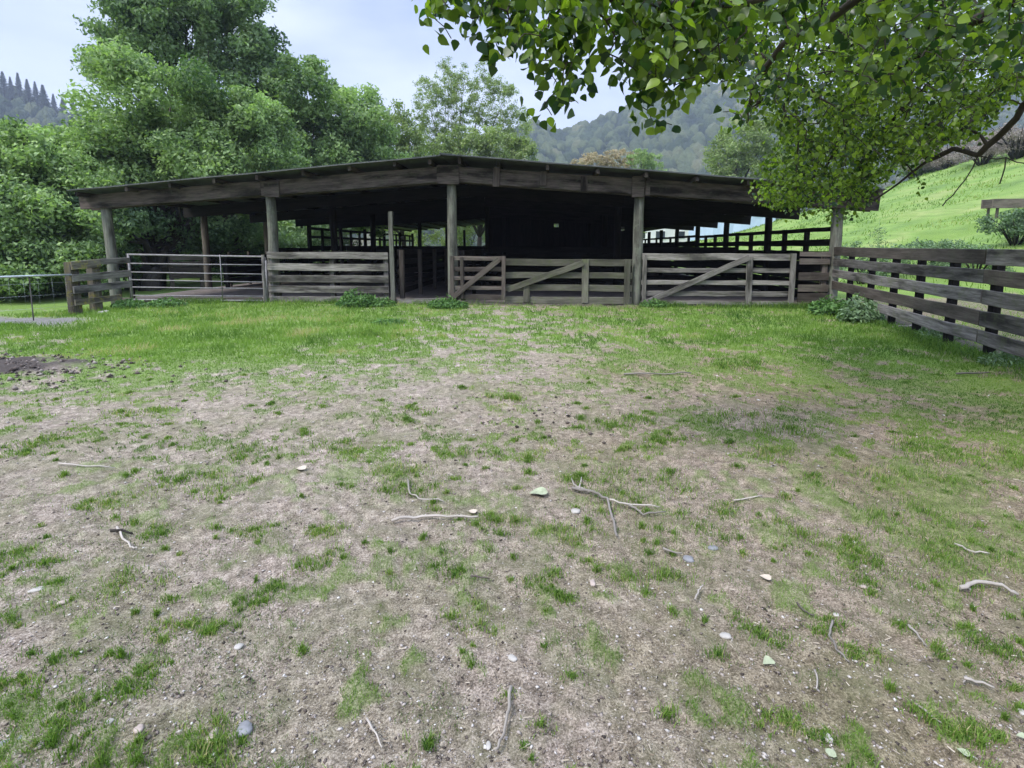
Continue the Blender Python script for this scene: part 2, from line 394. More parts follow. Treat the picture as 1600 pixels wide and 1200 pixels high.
mixn = N(t, 'ShaderNodeMix', data_type='FLOAT'); mixn.inputs[0].default_value = 0.6; L(n2.outputs['Fac'], mixn.inputs[2]); L(n3.outputs['Fac'], mixn.inputs[3])
L(mixn.outputs[0], soil.inputs[0])
tone = ramp(t, [(0.35, (0.80, 0.80, 0.66)), (0.5, (1.0, 0.96, 0.90)), (0.66, (1.10, 1.02, 1.02))]); L(n1.outputs['Fac'], tone.inputs[0])
c = mixc(t, 1.0, soil.outputs[0], tone.outputs[0], 'MULTIPLY')
ao = N(t, 'ShaderNodeAttribute', attribute_name='brown'); c = mixc(t, ao.outputs['Fac'], c, mixc(t, 1.0, c, (0.74, 0.66, 0.50), 'MULTIPLY'))
# moss film in patches
ms = N(t, 'ShaderNodeMapRange'); ms.inputs[1].default_value = 0.46; ms.inputs[2].default_value = 0.64; ms.inputs[3].default_value = 0; ms.inputs[4].default_value = 0.50
L(n4.outputs['Fac'], ms.inputs[0])
c = mixc(t, ms.outputs[0], c, (0.155, 0.165, 0.075))
# stone chips and straw bits
vo = N(t, 'ShaderNodeTexVoronoi', Scale=75.0); L(tcn.outputs['Object'], vo.inputs['Vector'])
vr = ramp(t, [(0.0, (1, 1, 1)), (0.10, (1, 1, 1)), (0.15, (0, 0, 0))]); L(vo.outputs['Distance'], vr.inputs[0])
sp = N(t, 'ShaderNodeSeparateColor'); L(vo.outputs['Color'], sp.inputs[0])
gt = N(t, 'ShaderNodeMath', operation='GREATER_THAN'); L(sp.outputs[0], gt.inputs[0]); gt.inputs[1].default_value = 0.72
mu = N(t, 'ShaderNodeMath', operation='MULTIPLY'); L(vr.outputs[0], mu.inputs[0]); L(gt.outputs[0], mu.inputs[1])
c = mixc(t, mu.outputs[0], c, (0.50, 0.47, 0.43))
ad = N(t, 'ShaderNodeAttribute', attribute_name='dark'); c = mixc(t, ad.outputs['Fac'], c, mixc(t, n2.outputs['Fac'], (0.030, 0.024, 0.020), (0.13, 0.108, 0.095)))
atk = N(t, 'ShaderNodeAttribute', attribute_name='track'); c = mixc(t, atk.outputs['Fac'], c, mixc(t, n2.outputs['Fac'], (0.08, 0.078, 0.07), (0.30, 0.285, 0.26)))
gr = ramp(t, [(0.35, (0.06, 0.12, 0.016)), (0.5, (0.13, 0.23, 0.03)), (0.65, (0.24, 0.36, 0.06))]); L(mixn.outputs[0], gr.inputs[0])
ah = N(t, 'ShaderNodeAttribute', attribute_name='pasture')
nh = gn(0.35, 5, 0.6); hr = ramp(t, [(0.3, (0.085, 0.165, 0.035)), (0.5, (0.165, 0.275, 0.055)), (0.72, (0.26, 0.31, 0.10))]); L(nh.outputs['Fac'], hr.inputs[0])
mph = N(t, 'ShaderNodeMapping'); mph.inputs['Scale'].default_value = (1.2, 0.25, 4.0); mph.inputs['Rotation'].default_value = (0, 0, 0.5); L(tcn.outputs['Object'], mph.inputs[0])
nk = N(t, 'ShaderNodeTexNoise', Scale=1.6, Detail=6.0, Roughness=0.7); L(mph.outputs[0], nk.inputs['Vector'])
hk = ramp(t, [(0.35, (0.72, 0.78, 0.7)), (0.6, (1.1, 1.08, 1.1))]); L(nk.outputs['Fac'], hk.inputs[0])
grc = mixc(t, ah.outputs['Fac'], gr.outputs[0], mixc(t, 1.0, hr.outputs[0], hk.outputs[0], 'MULTIPLY'))
ag = N(t, 'ShaderNodeAttribute', attribute_name='turf'); c = mixc(t, ag.outputs['Fac'], c, grc)
L(c, b.inputs['Base Color']); b.inputs['Roughness'].default_value = 0.95
bump(t, b, mixn.outputs[0], 0.9, 0.02)
past = np.clip(sm(13.5, 18, GX)+sm(14, 20, GY), 0, 1)*(1-.75*sm(.55, .68, fbm(GX*.5, GY*.5, 4, 88))*sm(34, 20, GX))
og = nmesh('ground', np.stack([GX, GY, GZ], -1).reshape(-1, 3), F, m, smooth=True,
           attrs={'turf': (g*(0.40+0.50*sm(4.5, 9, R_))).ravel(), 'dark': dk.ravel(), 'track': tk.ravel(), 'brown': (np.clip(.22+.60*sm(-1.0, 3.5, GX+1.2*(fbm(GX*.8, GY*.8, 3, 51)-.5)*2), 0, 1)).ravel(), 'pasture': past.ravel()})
tag(og, kind='structure')

# ------------------------------------------------------------------ grass
def blades(X, Y, hgt, wid, tint, lean=0.5, two=False, z0=None):
    n = len(X); Z = height(X, Y) if z0 is None else z0
    a = rng.uniform(0, 2*PI, n); la = rng.uniform(0, 2*PI, n); le = rng.uniform(0.1, 1, n)*lean*hgt
    dx = np.cos(a)*wid/2; dy = np.sin(a)*wid/2; lx = np.cos(la)*le; ly = np.sin(la)*le
    def P(x, y, z): return np.stack([x, y, z], -1)
    base = Z-0.004
    if not two:
        V = np.stack([P(X-dx, Y-dy, base), P(X+dx, Y+dy, base), P(X+lx+dx*.15, Y+ly+dy*.15, Z+hgt), P(X+lx-dx*.15, Y+ly-dy*.15, Z+hgt)], 1).reshape(-1, 3)
        Fq = np.arange(4*n).reshape(n, 4); k = 4
    else:
        mx_, my = X+lx*.3, Y+ly*.3
        V = np.stack([P(X-dx, Y-dy, base), P(X+dx, Y+dy, base), P(mx_+dx*.8, my+dy*.8, Z+hgt*.6), P(mx_-dx*.8, my-dy*.8, Z+hgt*.6),
                      P(X+lx+dx*.1, Y+ly+dy*.1, Z+hgt*.92), P(X+lx-dx*.1, Y+ly-dy*.1, Z+hgt*.92)], 1).reshape(-1, 3)
        i = np.arange(n)[:, None]*6
        Fq = np.concatenate([i+np.array([[0, 1, 2, 3]]), i+np.array([[3, 2, 4, 5]])], 0); k = 6
    return V, Fq, np.repeat(tint, k)
def screen_samples(n, x0, x1, y0, y1):
    px = rng.uniform(x0, x1, n); py = rng.uniform(y0, y1, n)
    dx = (px-PPX)/FPX; dy = (PPY-py)/FPX; dz = -SF+CF*dy; s = -CAMZ/dz
    return dx*s, (CF+SF*dy)*s
VV, FF, TT = [], [], []; off = 0
def addb(r):
    global off
    VV.append(r[0]); FF.append(r[1]+off); TT.append(r[2]); off += len(r[0])
X, Y = screen_samples(380000, -200, 1800, 474, 720)
gm = gmask(X, Y); u, v = shed_uv(X, Y); k = (rng.random(len(X)) < gm*0.95) & (Y < 16) & ~((v > 0.05) & (u > -10.2) & (u < 9.6))
X, Y, gm = X[k], Y[k], gm[k]; lush = sm(5, 9, Y)*cover(X, Y)
addb(blades(X, Y, (0.020+0.055*lush*(.25+1.5*fbm(X*3.1, Y*3.1, 3, 29)))*rng.uniform(0.4, 1.4, len(X)), 0.005+0.0011*Y, np.clip(0.36+1.3*(fbm(X*1.7, Y*1.7, 4, 9)-.5)+0.30*rng.random(len(X))+0.16*(X < 0)*lush, 0, 1), 0.9))
X, Y = screen_samples(260000, -200, 1800, 640, 1320)
gm = gmask(X, Y); k = rng.random(len(X)) < gm*0.9; X, Y = X[k], Y[k]
addb(blades(X, Y, 0.019*rng.uniform(0.4, 1.7, len(X)), rng.uniform(0.0018, 0.0034, len(X)), np.clip(0.55*fbm(X*2.5, Y*2.5, 3, 9)+0.45*rng.random(len(X)), 0, 1), 1.0, True))
# thin short growth over the bare soil
X, Y = screen_samples(80000, -200, 1800, 520, 1320)
k = (fbm(X*3.5, Y*3.5, 3, 60) > 0.5+0.1*rng.random(len(X))) & (gmask(X, Y) < 0.5) & (soil_shade_mask(X, Y)[0] < 0.3); X, Y = X[k], Y[k]
addb(blades(X, Y, 0.011*rng.uniform(0.5, 1.6, len(X)), rng.uniform(0.002, 0.0035, len(X))*np.clip(Y/3, 1, 3), 0.05+0.4*rng.random(len(X)), 1.2))
# tussocks
tus = [(790,620,.10,.10),(715,708,.13,.07),(1040,692,.13,.08),(497,874,.08,.06),(203,1082,.08,.05),(285,1172,.10,.06),(25,1092,.09,.05),(740,840,.0,.0),
 (395,830,.08,.05),(590,525,.3,.13),(50,697,.14,.06),(380,700,.16,.07),(220,645,.16,.07),(330,750,.22,.07),(270,745,.12,.06),(140,932,.13,.05),(45,870,.12,.05),
 (600,740,.18,.07),(620,765,.13,.06),(765,812,.09,.06),(885,830,.12,.07),(510,832,.09,.05),(705,890,.09,.06),(875,940,.06,.05),(843,910,.06,.05),(1020,905,.11,.06),
 (725,965,.08,.05),(275,978,.06,.045),(328,982,.05,.045),(440,915,.07,.05),(390,945,.06,.05),(1165,571,.3,.10),(1210,663,.25,.09),(1000,775,.25,.08),(1000,660,.2,.08),
 (1100,820,.15,.06),(1210,715,.2,.07),(1220,830,.14,.06),(1380,890,.16,.06),(1300,985,.05,.04),(1235,1140,.05,.05),(1475,1140,.06,.06),(1525,1145,.05,.04),(1480,760,.3,.09),(1500,860,.25,.07),
 (1405,800,.3,.08),(1340,860,.13,.06),(1180,985,.07,.05),(1345,1020,.06,.04),(1535,1005,.07,.05),(1285,1150,.03,.03),(330,1185,.06,.05),(105,1130,.06,.04),(235,1045,.05,.03),
 (560,700,.15,.05),(520,690,.12,.05),(650,640,.14,.05),(160,780,.12,.05),(240,830,.09,.05),(900,740,.1,.05),(1440,700,.25,.08),(1560,720,.25,.09)]
X, Y, Hh, Tt = [], [], [], []
for (px, py, r, h_) in tus:
    if r == 0: continue
    c0 = gpt(px, py); n = int(260+2600*r*(1 if c0.y > 3 else 1.4)); aa = rng.uniform(0, 2*PI, n); sc_ = rng.integers(0, 7, n); so_ = rng.normal(0, .55, (7, 2))*r
    rr = r*np.abs(rng.normal(0, .42, n))
    X.append(c0.x+rr*np.cos(aa)*(1+.5*rng.random())+so_[sc_, 0]*1.3); Y.append(c0.y+rr*np.sin(aa)+so_[sc_, 1]); Hh.append(h_*.58*rng.uniform(.3, 1.1, n)*np.exp(-(rr/r)**2*.5)); Tt.append(np.clip(rng.normal(.55, .27, n)+rng.uniform(-.15, .15), 0, 1))
# scattered small tufts
tx, ty = screen_samples(900, -150, 1750, 585, 1290)
for x0_, y0_ in zip(tx, ty):
    if not (.42*fbm(np.array([x0_*.8]), np.array([y0_*.8]), 3, 71)[0]+.58*rng.random() > .48): continue
    if y0_ < 2.3 and abs(x0_-.2) < 1.3 and rng.random() < .75: continue
    r_ = rng.uniform(.012, .045)*min(2.2, max(1, y0_/2.2)); n = int(30+2000*r_); rr = r_*np.abs(rng.normal(0, .5, n)); aa = rng.uniform(0, 2*PI, n); st = rng.uniform(.7, 1.8)
    X.append(x0_+rr*np.cos(aa)*st); Y.append(y0_+rr*np.sin(aa)); Hh.append(rng.uniform(.018, .042)*rng.uniform(.3, 1.15, n)*np.exp(-(rr/r_)**2*.4)); Tt.append(np.clip(rng.normal(rng.uniform(.35, .7), .22, n), 0, 1))
# tussocks on the hill pasture
n = 70000; hx_ = 12.5+40*rng.random(n)**1.4; hy_ = 8+70*rng.random(n)**1.2; k = rng.random(n) < (fbm(hx_*.45, hy_*.45, 4, 33)-.36)*3; hx_, hy_ = hx_[k], hy_[k]
addb(blades(hx_, hy_, .17*rng.uniform(.3, 1.2, len(hx_)), .02+.0012*hy_, np.clip(.62+1.2*(fbm(hx_*.3, hy_*.3, 3, 34)-.5)+.2*rng.normal(size=len(hx_)), 0.1, .9), 1.0))
# rank growth along the foot of the right fence and of the shed front
n = 26000; Yf = rng.uniform(2.2, 12.3, n); q = rng.normal(-.02, .20, n); k = rng.random(n) < 1.6*(fbm(Yf*1.1, q*2, 3, 91)-.28); Yf, q = Yf[k], q[k]
X.append(fenx(Yf)+q); Y.append(Yf); Hh.append(.13*rng.uniform(.25, 1.2, len(q))*np.exp(-(q/.4)**2)); Tt.append(np.clip(rng.normal(.28, .2, len(q)), 0, .85))
n = 30000; uu = rng.uniform(-10, 9.4, n); q = -.30-np.abs(rng.normal(0, .20, n)); k = rng.random(n) < 2.6*(fbm(uu*.9, q*2, 3, 92)-.40); k = (uu[k] < .2)|(uu[k] > 4.8) if False else k
uu, q = uu[k], q[k]; k = (uu < .3)|(uu > 4.9)|(rng.random(len(uu)) < .12); uu, q = uu[k], q[k]
X.append(P0.x+UD.x*uu+VD.x*q); Y.append(P0.y+UD.y*uu+VD.y*q); Hh.append(.17*rng.uniform(.25, 1.2, len(q))*np.exp(-((q+.3)/.5)**2)); Tt.append(np.clip(rng.normal(.3, .2, len(q)), 0, .85))
X, Y, Hh, Tt = map(np.concatenate, (X, Y, Hh, Tt))
addb(blades(X, Y, Hh, rng.uniform(0.002, 0.004, len(X))*np.clip(Y/2.5, 1, 3), Tt, 1.0, True))
og = nmesh('grass', np.concatenate(VV), np.concatenate(FF), M['grass'], tint=np.concatenate(TT)); tag(og, 'short patchy green grass growing over the bare yard soil', 'grass', kind='stuff')

# gravel chips
n = 60000; X, Y = screen_samples(n, -200, 1800, 560, 1320); k = rng.random(n) < 0.25+0.75*fbm(X*1.3, Y*1.3, 3, 90); X, Y = X[k], Y[k]; n = len(X)
ico = np.array([(0,0,1),(.9,0,.1),(.25,.85,0),(-.75,.5,.1),(-.7,-.5,0),(.3,-.85,.1),(0,0,-.6)])
icf = np.array([(0,1,2),(0,2,3),(0,3,4),(0,4,5),(0,5,1),(6,2,1),(6,3,2),(6,4,3),(6,5,4),(6,1,5)])
sz = (0.0016+0.0060*rng.random(n)**7)*np.clip(Y/2.2, 1, 2.4); P = ico[None]*(1+rng.normal(0, .22, (n, 7, 3)))*sz[:, None, None]*np.array([1, 1, .55])
a = rng.uniform(0, 2*PI, n); ca, sa = np.cos(a)[:, None], np.sin(a)[:, None]
P = np.stack([P[..., 0]*ca*1.4-P[..., 1]*sa, P[..., 0]*sa*1.4+P[..., 1]*ca, P[..., 2]], -1) + np.stack([X, Y, height(X, Y)+0.001], -1)[:, None]
mg, t, b = mat('gravel_chips'); aa = N(t, 'ShaderNodeAttribute', attribute_name='tint')
r = ramp(t, [(0, (0.045, 0.036, 0.03)), (0.35, (0.15, 0.12, 0.10)), (0.75, (0.38, 0.33, 0.29)), (0.93, (0.48, 0.44, 0.40)), (1, (0.66, 0.63, 0.58))]); t.links.new(aa.outputs['Fac'], r.inputs[0]); t.links.new(r.outputs[0], b.inputs['Base Color'])
og = nmesh('gravel', P.reshape(-1, 3), (np.arange(n)[:, None, None]*7+icf[None]).reshape(-1, 3), mg, tint=np.repeat(rng.random(n), 7)); tag(og, 'small stone chips strewn over the bare soil', 'gravel', kind='stuff')
# straw and bark litter
n = 7500; X, Y = screen_samples(n, -200, 1800, 560, 1320)
ln = (.004+.022*rng.random(n)**2.5)*np.clip(Y/2.5, 1, 2.2); a = rng.uniform(0, 2*PI, n); wd = rng.uniform(.0005, .0013, n)*np.clip(Y/2, 1, 3); Z = height(X, Y)+0.004
dx, dy = np.cos(a), np.sin(a)
def P4(sx, sy, dz): return np.stack([X+dx*ln*sx-dy*wd*sy, Y+dy*ln*sx+dx*wd*sy, Z+dz], -1)
zt = rng.uniform(0, .006, n)
P = np.stack([P4(-.5, -1, 0), P4(.5, -1, zt), P4(.5, 1, zt+.002), P4(-.5, 1, .002)], 1).reshape(-1, 3)
mg, t, b = mat('litter'); aa = N(t, 'ShaderNodeAttribute', attribute_name='tint')
r = ramp(t, [(0, (0.10, 0.075, 0.05)), (0.5, (0.26, 0.21, 0.15)), (1, (0.50, 0.44, 0.35))]); t.links.new(aa.outputs['Fac'], r.inputs[0]); t.links.new(r.outputs[0], b.inputs['Base Color'])
og = nmesh('litter', P, np.arange(4*n).reshape(n, 4), mg, tint=np.repeat(rng.random(n), 4)); tag(og, 'dry straw and bark bits scattered over the soil', 'litter', kind='stuff')

c0 = gpt(-20, 580); c1 = gpt(828, 655); n = 1610; X = c0.x+rng.normal(0, .95, n); Y = c0.y+rng.normal(0, .42, n); sz = .008+.034*rng.random(n)**3
X[1500:] = c1.x+rng.normal(0, .26, 110); Y[1500:] = c1.y+rng.normal(0, .30, 110); sz[1500:] *= .5
P = ico[None]*(1+rng.normal(0, .25, (n, 7, 3)))*sz[:, None, None]*np.array([1, 1, .7]) + np.stack([X, Y, height(X, Y)+.01], -1)[:, None]
mg, t, b = mat('dark_soil_clods'); aa = N(t, 'ShaderNodeAttribute', attribute_name='tint'); r = ramp(t, [(0, (0.035, 0.027, 0.023)), (.7, (0.13, 0.105, 0.09)), (1, (.30, .26, .23))]); t.links.new(aa.outputs['Fac'], r.inputs[0]); t.links.new(r.outputs[0], b.inputs['Base Color'])
og = nmesh('soil_clods', P.reshape(-1, 3), (np.arange(n)[:, None, None]*7+icf[None]).reshape(-1, 3), mg, tint=np.repeat(rng.random(n), 7)); tag(og, 'dark crumbly clods of earth scattered on the yard soil', 'soil', kind='stuff')

# ------------------------------------------------------------------ the shed
shed = empty('cattle_shed', P0, -PSI, 'long open timber cattle shed with low gable roof of iron sheets', 'shed')
UL, UR = SU(172), SU(1305)
FRONT = -0.6; DEPTH = 31.5; BAY = 3.85
u_ap, z_ap = S(700, 243, FRONT); u_l, z_l = S(104, 299, FRONT); u_r, z_r = S(1386, 297, FRONT)
def zroof(u):
    return z_ap+(z_l-z_ap)*(u-u_ap)/(u_l-u_ap) if u < u_ap else z_ap+(z_r-z_ap)*(u-u_ap)/(u_r-u_ap)
b0u, b0z = S(700, 285); blu, blz = S(135, 329); bru, brz = S(1366, 331)
def zbeam(u):          # underside of the sloping beams
    return b0z+(blz-b0z)*(u-b0u)/(blu-b0u) if u < b0u else b0z+(brz-b0z)*(u-b0u)/(bru-b0u)
# roofing iron, corrugated along the slope
nv = 1260; vv = np.linspace(FRONT, DEPTH+0.5, nv); wv = 0.009*np.sin(vv*2*PI/0.15)
for (ua, ub) in ((u_l, u_ap+0.02), (u_ap-0.02, u_r)):
    us = np.linspace(ua, ub, 9); V = []
    for lay in (0, 1):
        for uu in us:
            z = zroof(uu)+wv+0.012+0.02*np.sin(uu*1.7)*0.3+lay*0.022
            V.append(np.stack([np.full(nv, uu), vv, z], -1))
    V = np.concatenate(V); I = np.arange(2*9*nv).reshape(2, 9, nv)
    q = lambda A, rev: (np.stack([A[:-1, :-1], A[1:, :-1], A[1:, 1:], A[:-1, 1:]], -1).reshape(-1, 4))[:, ::(-1 if rev else 1)]
    Fr = np.concatenate([q(I[0], True), q(I[1], False), q(np.stack([I[0][:, 0], I[1][:, 0]]), False), q(np.stack([I[0][0], I[1][0]]), False), q(np.stack([I[0][-1], I[1][-1]]), False)])
    nmesh('roof_sheet', V, Fr, M['iron'], shed, smooth=True)
MB().plank((u_ap-0.16, (FRONT+DEPTH)/2, zroof(u_ap)+0.012), (u_ap+0.16, (FRONT+DEPTH)/2, zroof(u_ap)+0.012), DEPTH-FRONT+0.12, 0.05, (0, 1, 0), jit=0).build('ridge_cap', M['iron'], shed)
# purlins that run the whole depth, their ends showing under the roof edge
pur_px = [122, 201, 268, 336, 404, 474, 547, 618, 672, 718, 778, 855, 933, 1008, 1087, 1168, 1245, 1318, 1372]
for i, p in enumerate(pur_px):
    u = SU(p, FRONT); top = zroof(u)-0.006; bot = zbeam(u)+0.40
    h_ = max(0.12, top-bot); fr = FRONT+random.uniform(0.04, 0.14)
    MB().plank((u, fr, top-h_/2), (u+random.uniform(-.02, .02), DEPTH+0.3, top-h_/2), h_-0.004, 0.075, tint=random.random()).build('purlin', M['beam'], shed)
# posts and beams row by row
cols = [UL, SU(427), SU(707), SU(997), UR]
for k in range(9):
    v = k*BAY
    for j, u in enumerate(cols):
        if k in (3, 5, 7) and j in (1, 3): continue
        if k and j == 2 and k % 2: continue
        front = (k == 0)
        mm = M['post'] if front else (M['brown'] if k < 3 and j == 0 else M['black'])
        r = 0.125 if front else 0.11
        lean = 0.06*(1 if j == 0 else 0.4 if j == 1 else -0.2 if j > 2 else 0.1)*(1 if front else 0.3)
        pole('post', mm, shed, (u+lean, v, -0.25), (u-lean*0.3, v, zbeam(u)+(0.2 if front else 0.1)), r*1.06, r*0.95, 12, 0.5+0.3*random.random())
    for s in ((-1, 1) if k < 5 else ()):
        off = 0.125
        a = (b0u+(0.02 if s > 0 else -0.02)*0, v); ue = blu if s < 0 else bru
        for o in ((-off-0.03,) if k else (-off-0.03, off+0.03)):
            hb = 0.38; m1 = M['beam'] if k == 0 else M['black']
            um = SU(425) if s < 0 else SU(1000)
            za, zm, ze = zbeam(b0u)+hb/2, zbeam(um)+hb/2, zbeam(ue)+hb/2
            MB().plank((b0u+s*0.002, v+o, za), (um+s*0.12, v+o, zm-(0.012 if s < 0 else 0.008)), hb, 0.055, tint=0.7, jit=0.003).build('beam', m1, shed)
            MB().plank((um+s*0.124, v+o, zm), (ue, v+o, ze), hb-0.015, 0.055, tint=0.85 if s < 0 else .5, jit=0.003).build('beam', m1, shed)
# joint plates bolted over the beam ends
for px, y0, y1, wpx in ((425, 284, 308, 22), (700, 258, 288, 34), (997, 275, 308, 20), (1012, 278, 306, 8)):
    u0, z0 = S(px-wpx/2, y1, -0.2); u1, z1 = S(px+wpx/2, y0, -0.2)
    MB().plank((u0, -0.205-0.001*px % 0.01, (z0+z1)/2), (u1, -0.205, (z0+z1)/2), abs(z1-z0), 0.045, tint=0.75).build('joint_plate', M['beam'], shed)
for px, y0, y1 in ((775, 262, 292), (848, 268, 290), (912, 276, 300)):       # short packing blocks on the right beam
    u0, z0 = S(px, y0, -0.18); _, z1 = S(px, y1, -0.18)
    MB().plank((u0, -0.21, z1), (u0+.02, -0.21, z0), 0.16, 0.05, (1, 0, 0), tint=0.4).build('packing_block', M['beam'], shed)
# inner back wall of upright boards with two holes, and the low boarding at the far end
bv = BAY*4+0.3; mb = MB(); u = SU(768, bv)
holes = [S(873, 352, bv), S(970, 357, bv)]
while u < SU(1000, bv):
    wdt = 0.30; zt = zroof(u)-0.03
    hit = [h for h in holes if abs(h[0]-u) < wdt/2]
    if hit:
        mb.plank((u, bv, -0.1), (u, bv, hit[0][1]-0.10), wdt-.002, 0.03, (1, 0, 0), tint=.3); mb.plank((u, bv, hit[0][1]+0.10), (u, bv, zt), wdt-.002, 0.03, (1, 0, 0), tint=.3)
    else: mb.plank((u, bv+0.035*(int(u*10) % 2)+.01*random.random(), -0.1), (u, bv+.035*(int(u*10) % 2), zt), wdt+.05, 0.025, (1, 0, 0), tint=random.random()*.5)
    u += wdt
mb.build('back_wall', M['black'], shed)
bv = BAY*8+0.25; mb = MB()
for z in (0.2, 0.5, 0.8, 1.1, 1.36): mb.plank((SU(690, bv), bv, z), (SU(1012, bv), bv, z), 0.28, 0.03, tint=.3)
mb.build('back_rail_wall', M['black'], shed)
# yard floor inside, a little above the turf
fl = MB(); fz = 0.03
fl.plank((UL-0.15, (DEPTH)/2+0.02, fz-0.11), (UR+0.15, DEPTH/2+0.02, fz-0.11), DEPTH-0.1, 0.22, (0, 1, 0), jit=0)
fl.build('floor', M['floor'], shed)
board('floor_edge_beam', M['brown'], shed, (SU(185), -0.06, 0.02), (SU(700), -0.06, 0.03), 0.16, 0.09, tint=.6)
board('door_sill', M['grey'], shed, (SU(622), -0.14, SZ(650, 470)), (SU(700), -0.14, SZ(690, 469)), 0.13, 0.06, tint=1.0)

# ------------------------------------------------------------------ fences and gates
def sfence(name, label, cat, u0, u1, v, rails, posts, m_rail, m_post, w=0.14, t=0.04, group=None, top=None, along='u', z0=-0.15, tint=None, bow=0.02):
    e = empty(name, P0+UD*(u0 if along == 'u' else v)+VD*(v if along == 'u' else u0), -PSI, label, cat, group)
    Lr = u1-u0
    def pt(s, o, z): return (s, o, z) if along == 'u' else (o, s, z)
    for z in rails:
        zz, ww = (z if isinstance(z, tuple) else (z, w))
        a, bb = random.uniform(-.02, .02), random.uniform(-.02, .02)
        board('rail', m_rail, e, pt(0, 0, zz+a*.4), pt(Lr, 0, zz+bb*.4), ww, t, tint=tint if tint is not None else random.random())
    zt = (max([(z[0] if isinstance(z, tuple) else z) for z in rails])+0.06) if top is None else top
    for p in posts:
        board('post', m_post, e, pt(p-u0, 0.085, z0), pt(p-u0+.01, 0.085, zt), 0.12, 0.11, (1, 0, 0) if along == 'u' else (0, 1, 0))
    return e
def zs(*ys, px=800, v=-0.1): return [(SZ(px, (a+b)/2, v), SZ(px, a, v)-SZ(px, b, v)) for a, b in ys]
sfence('board_fence', 'pale grey five board fence between steel gate and doorway', 'fence', SU(422), SU(609), -0.17,
       zs((394, 404.5), (412, 423), (430, 441), (446.5, 457.5), (463, 473), px=515), [SU(424), SU(520), SU(604)], M['pale'], M['grey'], t=0.035)
# tall thin doorway post
o = board('doorway_post', M['post'], None, P0+UD*SU(615)+VD*-0.12+Vector((0, 0, -0.2)), P0+UD*(SU(613.5))+VD*-0.12+Vector((0, 0, SZ(614, 331))), 0.11, 0.09, (1, 0, 0))
tag(o, 'tall thin upright post at the left side of the open doorway', 'post')
def frame_gate(name, label, px0, px1, v, rails, stiles, diag, m_rail, m_st, m_dg, w_st=0.10):
    u0 = SU(px0, v); e = empty(name, P0+UD*u0+VD*v, -PSI, label, 'gate')
    for (ya, yb) in rails:
        z1, z0 = SZ((px0+px1)/2, ya, v), SZ((px0+px1)/2, yb, v)
        board('rail', m_rail, e, (0, 0, (z0+z1)/2+random.uniform(-.008, .008)), (SU(px1, v)-u0, 0, (z0+z1)/2+random.uniform(-.008, .008)), z1-z0, 0.032)
    for (p, ya, yb, wpx) in stiles:
        board('stile', m_st, e, (SU(p, v)-u0, -0.036, SZ(p, yb, v)), (SU(p, v)-u0, -0.036, SZ(p, ya, v)), wpx/61.0, 0.034, (1, 0, 0))
    for (pa, ya, pb, yb, wpx) in diag:
        board('brace', m_dg, e, (SU(pa, v)-u0, -0.074, SZ(pa, ya, v)), (SU(pb, v)-u0, -0.074, SZ(pb, yb, v)), wpx/61.0, 0.032)
    return e
g1 = frame_gate('timber_gate', 'small dark brown timber gate with one brace, right of the doorway', 704, 789, -0.30,
    [(400.5, 407), (417, 424), (432, 438), (447, 453), (460, 468)], [(706.5, 400, 469, 6), (787, 400, 469, 6), (722, 402, 466, 5)], [(708, 464, 780, 405, 8)], M['brown'], M['brown'], M['brown'])
MB().tube([(SU(706)-SU(704), -0.02, 0.35), (SU(706)-SU(704)-0.08, 0.06, 0.35)], 0.012).build('hinge', M['rusty'], g1)
frame_gate('timber_gate', 'long mossy timber gate with broad boards in the middle of the shed front', 789, 989, -0.17,
    [(405, 415.5), (426, 435.5), (445, 455), (464, 475)], [(823, 441, 472, 10), (915, 405, 473, 10), (981, 405, 476, 9)], [(793, 452, 912, 411, 9)], M['olive'], M['olive'], M['olive'])
o = board('ground_plank', M['brown'], None, P0+UD*SU(733)+VD*-0.32+Vector((0, 0, SZ(800, 477, -.3))), P0+UD*SU(912)+VD*-0.32+Vector((0, 0, SZ(800, 477.5, -.3))), 0.09, 0.05, tint=.8)
tag(o, 'long brown plank lying on edge under the mossy middle gate', 'plank')
frame_gate('timber_gate', 'wide pale timber gate with a long diagonal brace and light stile', 1004, 1243, -0.17,
    [(396, 406.5), (419, 426), (438, 445), (455, 463), (470.5, 476)], [(1008, 398, 475, 6), (1172, 401, 479, 9), (1240, 396, 479, 8)], [(1012, 472, 1170, 402, 8)], M['pale'], M['pale'], M['pale'])
sfence('board_fence', 'short dark board fence between the pale gate and the corner post', 'fence', SU(1247), SU(1294), -0.12,
       zs((394, 401), (404, 413), (426, 438), (445, 456), (459, 473), px=1270), [SU(1288)], M['brown'], M['brown'], t=0.035)
# galvanised gate
v = -0.12; u0 = SU(205); ge = empty('steel_gate', P0+UD*u0+VD*v, -PSI, 'galvanised seven bar steel gate across the left bay', 'gate')
gw = SU(418)-u0; zsL = [SZ(205, y, v) for y in (397.5, 411.5, 425, 437, 448.5, 461.5, 468)]; zsR = [SZ(418, y, v) for y in (401, 414, 428.5, 441, 451, 463, 470)]
for i, (za, zb) in enumerate(zip(zsL, zsR)):
    r = 0.024 if i in (0, 6) else 0.016
    pts = [(0, 0, za), (gw*.5, 0, (za+zb)/2-0.005), (gw-0.12, 0, zb), (gw-0.03, 0, zb-(0.03 if i == 0 else 0)), (gw, 0, zb-(0.12 if i == 0 else 0))]
    MB().tube(pts if i == 0 else [pts[0], pts[1], (gw, 0, zb)], r, 8).build('bar', M['galv'], ge)
MB().tube([(0.02, 0, zsL[-1]-0.02), (0.0, 0, zsL[0]+0.02)], 0.030, 8).build('end_tube', M['galv'], ge)
MB().tube([(gw, 0, zsR[-1]-0.10), (gw, 0, zsR[0]-0.10)], 0.027, 8).build('end_tube', M['galv'], ge)
